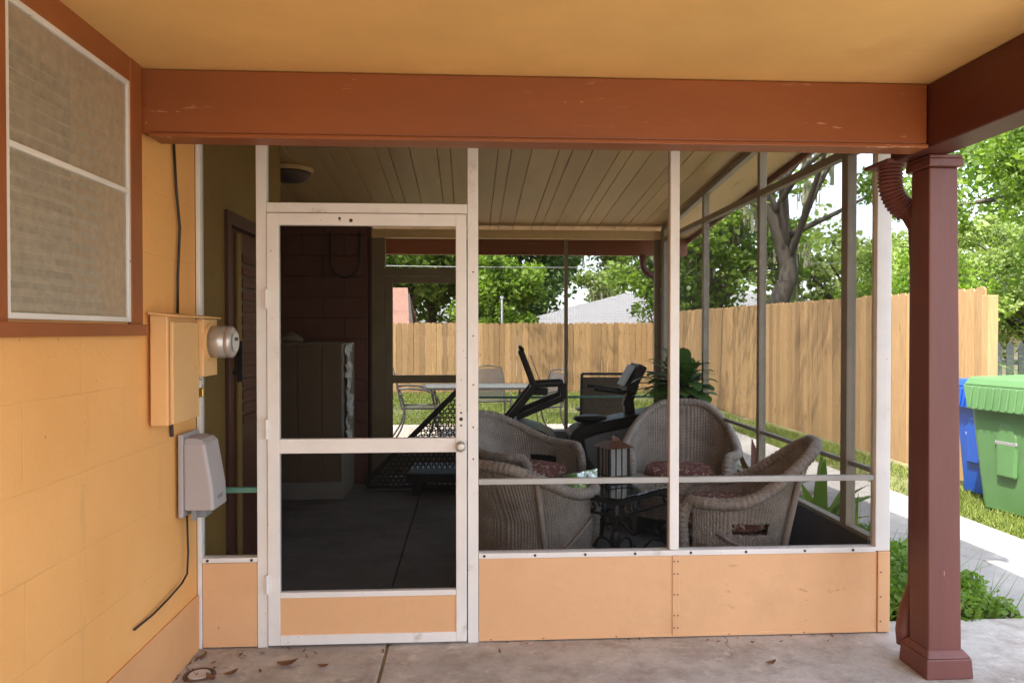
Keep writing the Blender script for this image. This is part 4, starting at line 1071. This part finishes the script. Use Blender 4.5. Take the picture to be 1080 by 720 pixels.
# ------------------------------------------------------------------ bins
def bin_(name, label, x, y, rz, mat, H, W, D):
    r = thing(name, label, 'wheelie bin', (x, y, -.03), rz)
    g = MB(); vs = []; fcs = []
    prof = [(0.02, .76), (.10, .78), (.45, .87), (.50, .885), (.80, .955), (.88, .975), (.90, 1.03), (.93, 1.03), (.93, .97)]
    rings = []
    for hz, s in prof:
        hx, hy = W / 2 * s, D / 2 * s; cz = .05
        pts = []
        for (sx, sy) in ((1, -1), (1, 1), (-1, 1), (-1, -1)):
            for k in range(5):
                a0 = {(1, -1): -90, (1, 1): 0, (-1, 1): 90, (-1, -1): 180}[(sx, sy)]
                a = R(a0 + k * 22.5); pts.append((sx * (hx - cz) + cz * math.cos(a), sy * (hy - cz) + cz * math.sin(a), hz * H))
        rings.append(pts); vs += pts
    n = 20
    for i in range(len(rings) - 1):
        for k in range(n): fcs.append((i * n + k, i * n + (k + 1) % n, (i + 1) * n + (k + 1) % n, (i + 1) * n + k))
    fcs.append(tuple(range(n))[::-1])
    g.add(vs, fcs); g.build('body', mat, r, world=False, smooth=False, bevel=.008)
    g = MB()   # lid: domed plate with lip and a ribbed front flap (front = -X)
    hx, hy = W / 2 * 1.05, D / 2 * 1.06
    g.hexa([(-hx, -hy, H * .935), (hx, -hy, H * .935), (hx, hy, H * .935), (-hx, hy, H * .935), (-hx * .9, -hy * .9, H), (hx * .9, -hy * .9, H * 1.01), (hx * .9, hy * .9, H * 1.01), (-hx * .9, hy * .9, H)])
    lid = g.build('lid', mat, r, world=False, bevel=.015)
    g = MB(); g.hexa([(-hx - .03, -hy * .8, H * .76), (-hx + .012, -hy * .8, H * .76), (-hx + .012, hy * .8, H * .76), (-hx - .03, hy * .8, H * .76), (-hx - .005, -hy * .97, H * .934), (-hx + .03, -hy * .97, H * .934), (-hx + .03, hy * .97, H * .934), (-hx - .005, hy * .97, H * .934)])
    for k in range(9):
        yy = -hy * .72 + k * hy * 1.44 / 8; g.bar((-hx - .037, yy, H * .77), (-hx - .010, yy, H * .925), .018, .012, up=(1, 0, 0))
    g.build('front_flap', mat, lid, world=False, bevel=.006)
    g = MB(); g.box(-W / 2 * .93 - .004, -W / 2 * .93 + .03, -.10, .10, H * .52, H * .545); g.build('lift_bar', M['galv'], r, world=False, bevel=.004)
    g = MB(); g.prism([(-.09, H * .28), (.09, H * .28), (.1, H * .58), (.05, H * .68), (-.05, H * .68), (-.1, H * .58)], 'x', -W / 2 * .90 - .012, -W / 2 * .82); g.build('bar_pocket', mat, r, world=False, bevel=.02)
    g = MB(); g.box(-W * .25, W * .25, -D / 2 * .935 - .006, -D / 2 * .9, H * .60, H * .70); g.build('side_emblem', mat, r, world=False, bevel=.01)
    for s in (-1, 1):
        g = MB(); g.lathe([(0, -.03), (.11, -.03), (.125, -.02), (.125, .02), (.11, .03), (0, .03)], (W / 2 * .72, s * (D / 2 * .80), .128), 24, 'y'); g.build('wheel', M['black'], r, world=False)
    g = MB(); g.tube([(W / 2 * .95, -D * .35, H * .93), (W / 2 + .06, -D * .35, H * .95), (W / 2 + .06, D * .35, H * .95), (W / 2 * .95, D * .35, H * .93)], .016, 8); g.build('handle', mat, r, world=False)
    return r
bin_('wheelie_bin', 'green wheelie bin with ribbed lid flap beside the walkway', 4.63, 5.86, R(10), M['greenbin'], 1.12, .66, .74)
bin_('wheelie_bin', 'blue wheelie bin partly hidden behind the green one', 4.82, 6.58, R(3), M['bluebin'], 1.06, .50, .52)

# ------------------------------------------------------------------ trees
def leaves_np(centres, radii, per, size, flat=.8, seed=0, jitter=.45):
    rg = np.random.default_rng(seed)
    C = np.repeat(np.asarray(centres), per, 0); Rr = np.repeat(np.asarray(radii), per)
    n = len(C)
    d = rg.normal(size=(n, 3)); d /= np.linalg.norm(d, axis=1)[:, None]
    rr = Rr * rg.random(n) ** .45
    P_ = C + d * rr[:, None] * np.array([1, 1, flat])
    a = rg.normal(size=(n, 3)); a[:, 2] *= .7; a /= np.linalg.norm(a, axis=1)[:, None]
    b = np.cross(a, rg.normal(size=(n, 3))); b /= np.linalg.norm(b, axis=1)[:, None]
    s = size * (1 + jitter * rg.normal(size=n)).clip(.4, 1.8)
    L = a * s[:, None]; Wv = b * (s * .30)[:, None]; nn = np.cross(a, b) * (s * .12)[:, None]
    V = np.stack([P_ - L * .5, P_ + Wv - L * .08 + nn, P_ + L * .5, P_ - Wv - L * .08 + nn], 1).reshape(-1, 3)
    F = np.arange(n * 4).reshape(-1, 4)
    cl = np.repeat(rg.random(len(centres)), per)
    rnd = (.55 * cl + .45 * rg.random(n)).clip(0, 1)
    return V, F, rnd

def tree(name, label, loc, H, crown, mat, trunk_r=.22, clear=.35, clumps=60, per=110, size=.2, clump_r=.6, lean=(0, 0), seed=1, moss=0, group=None, path=None, zsq=.8, hollow=.35, extra=()):
    """crown = (rx, ry, rz); centre at H-rz"""
    rg = np.random.default_rng(seed); rn = random.Random(seed)
    r = thing(name, label, 'tree' if H > 3.2 else 'bush', loc, 0, group)
    rx, ry, rz = crown; cz = H - rz
    top = Vector((lean[0], lean[1], cz))
    cen = []; rad = []
    for i in range(clumps):
        d = rg.normal(size=3); d /= np.linalg.norm(d); rr = hollow + (1 - hollow) * rg.random() ** .6
        k = .75 + .5 * rg.random()
        cen.append((top.x + d[0] * rx * rr * k, top.y + d[1] * ry * rr * k, top.z + d[2] * rz * rr * min(k, 1.05))); rad.append(clump_r * (.6 + .8 * rg.random()))
    for (ex, ey, ez, er) in extra: cen.append((ex, ey, ez)); rad.append(er)
    V, F, rnd = leaves_np(cen, rad, per, size, zsq, seed)
    npmesh('crown', mat, V, F, rnd, r)
    g = MB()
    base = Vector((0, 0, -.1)); pts = path or [base, Vector((lean[0] * .3, lean[1] * .3, H * .2)), Vector((lean[0] * .7, lean[1] * .7, H * .42)), top]
    pts = [Vector(p) for p in curve_pts(pts, 14)]
    g.tube(pts, [trunk_r * (1.25 if i == 0 else 1) * (1 - .62 * i / 14) for i in range(15)], 10)
    for i in range(min(clumps, 22)):
        c = Vector(cen[i]); k = rn.randint(6, 13); s = pts[k]; m = s.lerp(c, .5) + Vector((rn.uniform(-.2, .2), rn.uniform(-.2, .2), rn.uniform(.0, .35)))
        q = curve_pts([s, m, c], 8); r0 = trunk_r * .36
        g.tube(q, [r0 * (1 - .85 * j / 8) for j in range(9)], 6)
    g.build('trunk', M['bark'], r, world=False, smooth=True)
    if moss:
        cen2 = []; 
        V2 = []; F2 = []; rn2 = []
        for i in range(moss):
            c = Vector(cen[rn.randrange(len(cen))]); L = rn.uniform(.4, 1.3); 
            for s in range(26):
                x = c.x + rn.gauss(0, .16); y = c.y + rn.gauss(0, .16); z = c.z - .1; l = L * rn.uniform(.4, 1); n0 = len(V2)
                a = rn.random() * 3.14; ux, uy = math.cos(a) * .02, math.sin(a) * .02
                V2 += [(x - ux, y - uy, z), (x + ux, y + uy, z), (x + rn.gauss(0, .05) + ux * .4, y + rn.gauss(0, .05), z - l), (x - ux * .4, y - uy, z - l)]
                F2.append((n0, n0 + 1, n0 + 2, n0 + 3)); rn2.append(rn.random())
        npmesh('hanging_moss', M['moss'], np.array(V2), np.array(F2), np.array(rn2), r)
    return r

G = 'trees beyond the back fence'
tree('lime_tree', 'bright lime green bushy tree just beyond the back fence', (.9, 23.5, 0), 4.1, (1.3, 1.2, 1.5), M['leaf_lime'], .12, clumps=46, per=262, size=0.129, clump_r=.42, seed=3, group=G)
tree('oak_tree', 'dark broad oak seen through the upper pane of the back door', (-2.6, 32, 0), 9.5, (4.2, 3.5, 3.6), M['leaf_oak'], .32, clumps=120, per=227, size=0.198, clump_r=.85, seed=4, group=G)
tree('oak_tree', 'dense dark green tree behind the lime green bushy tree', (1.9, 31, 0), 8.2, (2.3, 2.6, 3.9), M['leaf_dark'], .3, clumps=120, per=227, size=0.205, clump_r=.8, seed=5, group=G)
tree('oak_tree', 'tall feathery tree left of the sky gap above the grey roof', (3.9, 41, 0), 12.5, (2.6, 3.0, 5.2), M['leaf_oak'], .3, clumps=46, per=157, size=0.228, clump_r=.95, seed=6, group=G, moss=10)
tree('oak_tree', 'moss draped pale green tree rising behind the grey hip roof', (10.0, 38, 0), 10.5, (4.3, 3.6, 4.4), M['leaf_pale'], .3, clumps=110, per=210, size=0.198, clump_r=.85, seed=7, group=G, moss=34)
tree('young_tree', 'small leafy tree standing in front of the grey hip roof', (5.55, 21.5, 0), 3.6, (1.05, .9, 1.0), M['leaf_oak'], .07, clumps=24, per=80, size=0.122, clump_r=.36, seed=8, group=G)
tree('oak_tree', 'dark tree filling the far left behind the pinkish gabled house', (-8, 42, 0), 12, (5.5, 4, 5), M['leaf_dark'], .35, clumps=130, per=192, size=0.258, clump_r=1.1, seed=9, group=G)
tree('oak_tree', 'mid green tree in the gap between dark oak and lime bush', (-1.8, 36, 0), 10.5, (4.0, 3.2, 4.4), M['leaf_oak'], .3, clumps=120, per=192, size=0.228, clump_r=.95, seed=10, group=G)
G2 = 'trees beyond the right fence'
tree('leaning_oak', 'old oak with thick leaning trunk beyond the right fence', (5.75, 14.2, 0), 8.0, (3.6, 3.6, 2.3), M['leaf_oak'], .22, clumps=54, per=157, size=0.099, clump_r=.5, seed=12, group=G2, lean=(-.5, .4), moss=22,
     path=[(.1, 0, -.1), (.16, .0, 1.8), (.45, .05, 2.65), (.1, .1, 3.9), (-.15, .3, 4.7), (-.5, .4, 6.4)],
     extra=[(random.uniform(-8, -1.5), random.uniform(-7.5, 3), random.uniform(7.5, 9.6), random.uniform(.45, .9)) for _ in range(34)])
tree('oak_tree', 'moss hung tree behind the far end of the right fence', (7.2, 22, 0), 7.2, (3.0, 2.6, 2.9), M['leaf_oak'], .25, clumps=80, per=192, size=0.167, clump_r=.65, seed=13, group=G2, moss=40)
tree('oak_tree', 'hazy green tree low behind the leaning oak trunk', (13.2, 25, 0), 5.4, (3.6, 2.6, 2.3), M['leaf_pale'], .25, clumps=80, per=192, size=0.167, clump_r=.65, seed=14, group=G2)
tree('bright_bush', 'bright green bush showing between screen wall and carport post', (8.4, 13.6, 0), 3.15, (1.2, 1.2, 1.2), M['leaf_lime'], .1, clumps=50, per=227, size=0.076, clump_r=.38, seed=15, group=G2)
tree('pale_tree', 'pale green willowy tree behind the near end of the right fence', (12.6, 16.2, 0), 4.4, (2.6, 2.2, 1.7), M['leaf_pale'], .16, clumps=120, per=297, size=0.091, clump_r=.42, seed=16, group=G2)
tree('shade_oak', 'leafy oak whose branches overhang the bins at the upper right', (9.3, 9.6, 0), 6.2, (3.2, 2.6, 2.0), M['leaf_oak'], .25, clumps=105, per=262, size=0.084, clump_r=.42, seed=17, group=G2, lean=(-.5, .2), hollow=.15)

tree('oak_tree', 'tall bright oak standing far behind the bins at the right edge', (19.5, 24, 0), 11.5, (5.0, 3.6, 4.6), M['leaf_oak'], .3, clumps=130, per=150, size=.2, clump_r=.8, seed=19, group=G2)
# palm-like cycad by the bins
cyc = thing('cycad', 'spiky dark green cycad beyond the fence post above the green bin', 'cycad', (6.95, 9.0, -.05))
g = MB()
for k in range(26):
    a = k * 2.4; e = .35 + .9 * (k / 26); d = Vector((math.cos(a) * math.cos(e), math.sin(a) * math.cos(e), math.sin(e)))
    p = Vector((0, 0, .75)); cur = d.copy()
    for s in range(12):
        q = p + cur * .085; side = cur.cross(Vector((0, 0, 1))).normalized()
        for sg in (-1, 1): leaf_blade(g, q, side * sg + cur * .5, .24 * (1 - s / 16), .022, .5, 2)
        p = q; cur = (cur + Vector((0, 0, -.075))).normalized()
g.build('fronds', M['leaf_dark'], cyc, world=False)
g = MB(); g.lathe([(.16, 0), (.18, .4), (.15, .8), (0, .85)], n=12); g.build('trunk', M['bark'], cyc, world=False)
gp = thing('picket_fence', 'weathered grey picket fence far beyond the bins', 'fence', (8.0, 11.2, 0))
g = MB()
for k in range(22):
    x = 7.6 + k * .19; g.prism([(x, -.1), (x + .11, -.1), (x + .11, 1.22), (x + .055, 1.32), (x, 1.22)], 'y', 11.2, 11.225)
g.build('pickets', M['greypicket'], gp)
g = MB(); g.box(7.5, 11.9, 11.23, 11.27, .3, .38); g.box(7.5, 11.9, 11.23, 11.27, .95, 1.03); g.build('rails', M['greypicket'], gp)

# ------------------------------------------------------------------ neighbouring houses
def hip_house(name, label, x0, x1, y0, y1, wall_h, ridge_h, roofm, inset, bend=None):
    r = thing(name, label, 'house', ((x0 + x1) / 2, y0, 0))
    g = MB(); g.box(x0 + .5, x1 - .5, y0 + .5, y1 - .5, -.1, wall_h); g.build('wall', M['siding'], r)
    ym = (y0 + y1) / 2
    g = MB(); z = wall_h
    vs = [(x0, y0, z), (x1, y0, z), (x1, y1, z), (x0, y1, z), (x0 + inset, ym, ridge_h), (x1 - inset, ym, ridge_h)]
    g.add(vs, [(0, 1, 5, 4), (1, 2, 5), (2, 3, 4, 5), (3, 0, 4), (3, 2, 1, 0)])
    g.build('roof', roofm, r)
    for k in range(3):
        g = MB(); xx = x0 + 1.5 + k * 3; g.box(xx, xx + 1.0, y0 + .45, y0 + .499, .5, 1.45); g.build('window', M['room'], r)
    return r
hip_house('neighbour_house', 'neighbour house with pale grey hip roof behind the back fence', 1.2, 17.5, 25, 36, 1.7, 3.05, M['roofgrey'], 5.2)
g = thing('gabled_house', 'house with a pinkish gabled roof seen through the back door', 'house', (-5.5, 22, 0))
mb = MB(); mb.prism([(21.8, 1.45), (21.8, -.1), (26, -.1), (26, 1.45)], 'x', -10, -1.95); mb.build('wall', M['siding'], g)
mb = MB(); mb.add([(-10.4, 21.5, 1.40), (-1.7, 21.5, 1.40), (-1.95, 23.9, 2.80), (-10.4, 23.9, 2.80), (-1.7, 26.3, 1.40), (-10.4, 26.3, 1.40)], [(0, 1, 2, 3), (3, 2, 4, 5)]); mb.build('roof', M['roofpink'], g, solid=.12)
mb = MB(); mb.add([(-1.92, 21.8, 1.45), (-1.92, 26, 1.45), (-1.92, 23.9, 2.66)], [(0, 1, 2)]); mb.build('gable', M['siding'], g, solid=.05)
hip_house('tan_roofed_house', 'low house with tan brown roof far right beyond the bins', 17, 30, 20, 30, 1.45, 2.1, M['roofbrown'], 3.5)

pl_ = MB()
def wire_span(a, b, sag, n=20): a = Vector(a); b = Vector(b); return [a.lerp(b, t / n) - Vector((0, 0, sag * 4 * (t / n) * (1 - t / n))) for t in range(n + 1)]
pl_.tube(wire_span((-12, 21, 3.6), (16, 24, 3.9), .35), .012, 6)
tag(pl_.build('power_line', M['greyplastic'], loc=(0, 22, 3.4)), 'thin overhead utility line crossing in front of the back trees', 'power line')
g = MB(); g.lathe([(.03, -.1), (.03, 2.35), (.05, 2.36), (.05, 2.42), (0, 2.43)], (.88, 20.2, 0), 10); tag(g.build('vent_pipe', M['galv'], loc=(.88, 20.2, 0)), 'thin grey pipe standing up just behind the back fence', 'pipe')

# ------------------------------------------------------------------ ground cover
def blades(name, label, boxes, dens, h, wd, mat, seed, zf):
    rg = np.random.default_rng(seed); Vs = []; 
    for (x0, x1, y0, y1) in boxes:
        n = int((x1 - x0) * (y1 - y0) * dens)
        x = rg.uniform(x0, x1, n); y = rg.uniform(y0, y1, n)
        keep = (np.sin(x * 1.7 + 1) * np.cos(y * 1.3) + rg.normal(size=n) * .5) > -.55
        x, y = x[keep], y[keep]; n = len(x)
        a = rg.uniform(0, 6.283, n); hh = h * rg.uniform(.4, 1.2, n); ln = rg.normal(size=(n, 2)) * .5
        b = np.stack([x, y, np.full(n, zf)], 1); u = np.stack([np.cos(a) * wd, np.sin(a) * wd, np.zeros(n)], 1)
        t = b + np.stack([ln[:, 0] * hh, ln[:, 1] * hh, hh], 1)
        Vs.append(np.stack([b - u, b + u, t], 1))
    V = np.concatenate(Vs).reshape(-1, 3); F = np.arange(len(V)).reshape(-1, 3)
    o = npmesh(name, mat, V, F, rg.random(len(F)))
    return tag(o, label, 'grass', kind='stuff')
blades('grass', 'short patchy lawn grass in front of the back fence', [(-3.5, 4.8, 12.3, 18.95)], 900, .07, .008, M['grass'], 21, -.078)
blades('verge_grass', 'sunlit patchy grass strip between walkway and right fence', [(3.99, 4.8, 4.2, 12.2), (3.99, 6.8, 3.5, 6.6)], 2600, .055, .006, M['grass'], 22, -.032)
blades('bed_grass', 'loose thin grass growing through the weeds of the bed', [(2.08, 2.84, 3.72, 7.5)], 700, .26, .004, M['leaf_weed'], 23, -.045)
# leafy weeds in the bed
rg = np.random.default_rng(31)
n = 760; xs = rg.uniform(2.08, 2.84, n); ys = 3.72 + 4.3 * rg.random(n) ** 1.3
cen = np.stack([xs, ys, -.02 + .15 * rg.random(n) * (1 - .45 * (xs - 2.08) / .62)], 1)
V, F, rnd = leaves_np(cen, np.full(n, .085), 60, .034, .8, 33)
tag(npmesh('ground_cover', M['leaf_weed'], V, F, rnd), 'leafy green weeds filling the bed beside the porch', 'weeds', kind='stuff')
V, F, rnd = leaves_np(np.stack([rg.uniform(2.08, 2.75, 900), 3.7 + 4.4 * rg.random(900), np.full(900, -.035)], 1), np.full(900, .03), 2, .06, .2, 35)
tag(npmesh('leaf_litter', M['dryleaf'], V, F, rnd), 'dry leaves scattered over the soil of the bed', 'leaf litter', kind='stuff')

def rosette(name, label, cat, x, y, z, n, L, wd, mat, e0, e1, droop, group=None):
    r = thing(name, label, cat, (x, y, z), 0, group); g = MB()
    for k in range(n):
        a = random.random() * 6.283; e = random.uniform(e0, e1)
        leaf_blade(g, (random.uniform(-.02, .02), random.uniform(-.02, .02), random.uniform(0, .06)), (math.cos(a) * math.cos(e), math.sin(a) * math.cos(e), math.sin(e)), L * random.uniform(.6, 1.1), wd, droop * random.uniform(.6, 1.3), 6)
    g.build('foliage', mat, r, world=False, smooth=True)
    g = MB(); g.tube([(0, 0, -.05), (0, 0, .08)], .02, 8); g.build('stem', mat, r, world=False)
    return r
rosette('lily_plant', 'spiky green lily clump outside the screen corner', 'plant', 2.30, 4.35, -.05, 26, .55, .028, M['leaf_weed'], .7, 1.45, .9)
rosette('broad_leaf_plant', 'broad leaved green plant outside the right screen behind the side-on armchair', 'plant', 2.42, 5.05, -.05, 24, .62, .085, M['leaf_oak'], .5, 1.35, 1.0)
rosette('croton_plant', 'dark red leaved plant outside the right screen by the round-backed chair', 'plant', 2.40, 6.1, -.05, 40, .58, .075, M['leaf_red'], .5, 1.45, .8)
rosette('broad_leaf_plant', 'low green leafy plant outside the right screen between lily and red plant', 'plant', 2.30, 5.55, -.05, 30, .50, .06, M['leaf_weed'], .4, 1.4, 1.0)
rosette('arching_weed', 'thin arching weed right of the carport post', 'plant', 2.44, 3.95, -.05, 20, .42, .010, M['leaf_weed'], .3, 1.3, .5)
lg = thing('cut_branches', 'pile of dry cut branches among weeds beside the porch corner', 'branches', (2.2, 4.2, 0))
for k in range(7):
    g = MB(); y = 4.0 + .07 * k; z = .05 + .035 * k; g.tube([(2.10, y, z + .05), (2.25, y + .05, z + .03), (2.38 + random.uniform(-.05, .08), y + .1, z - .02)], .014, 7); g.build('branch', M['bark'], lg, smooth=True)
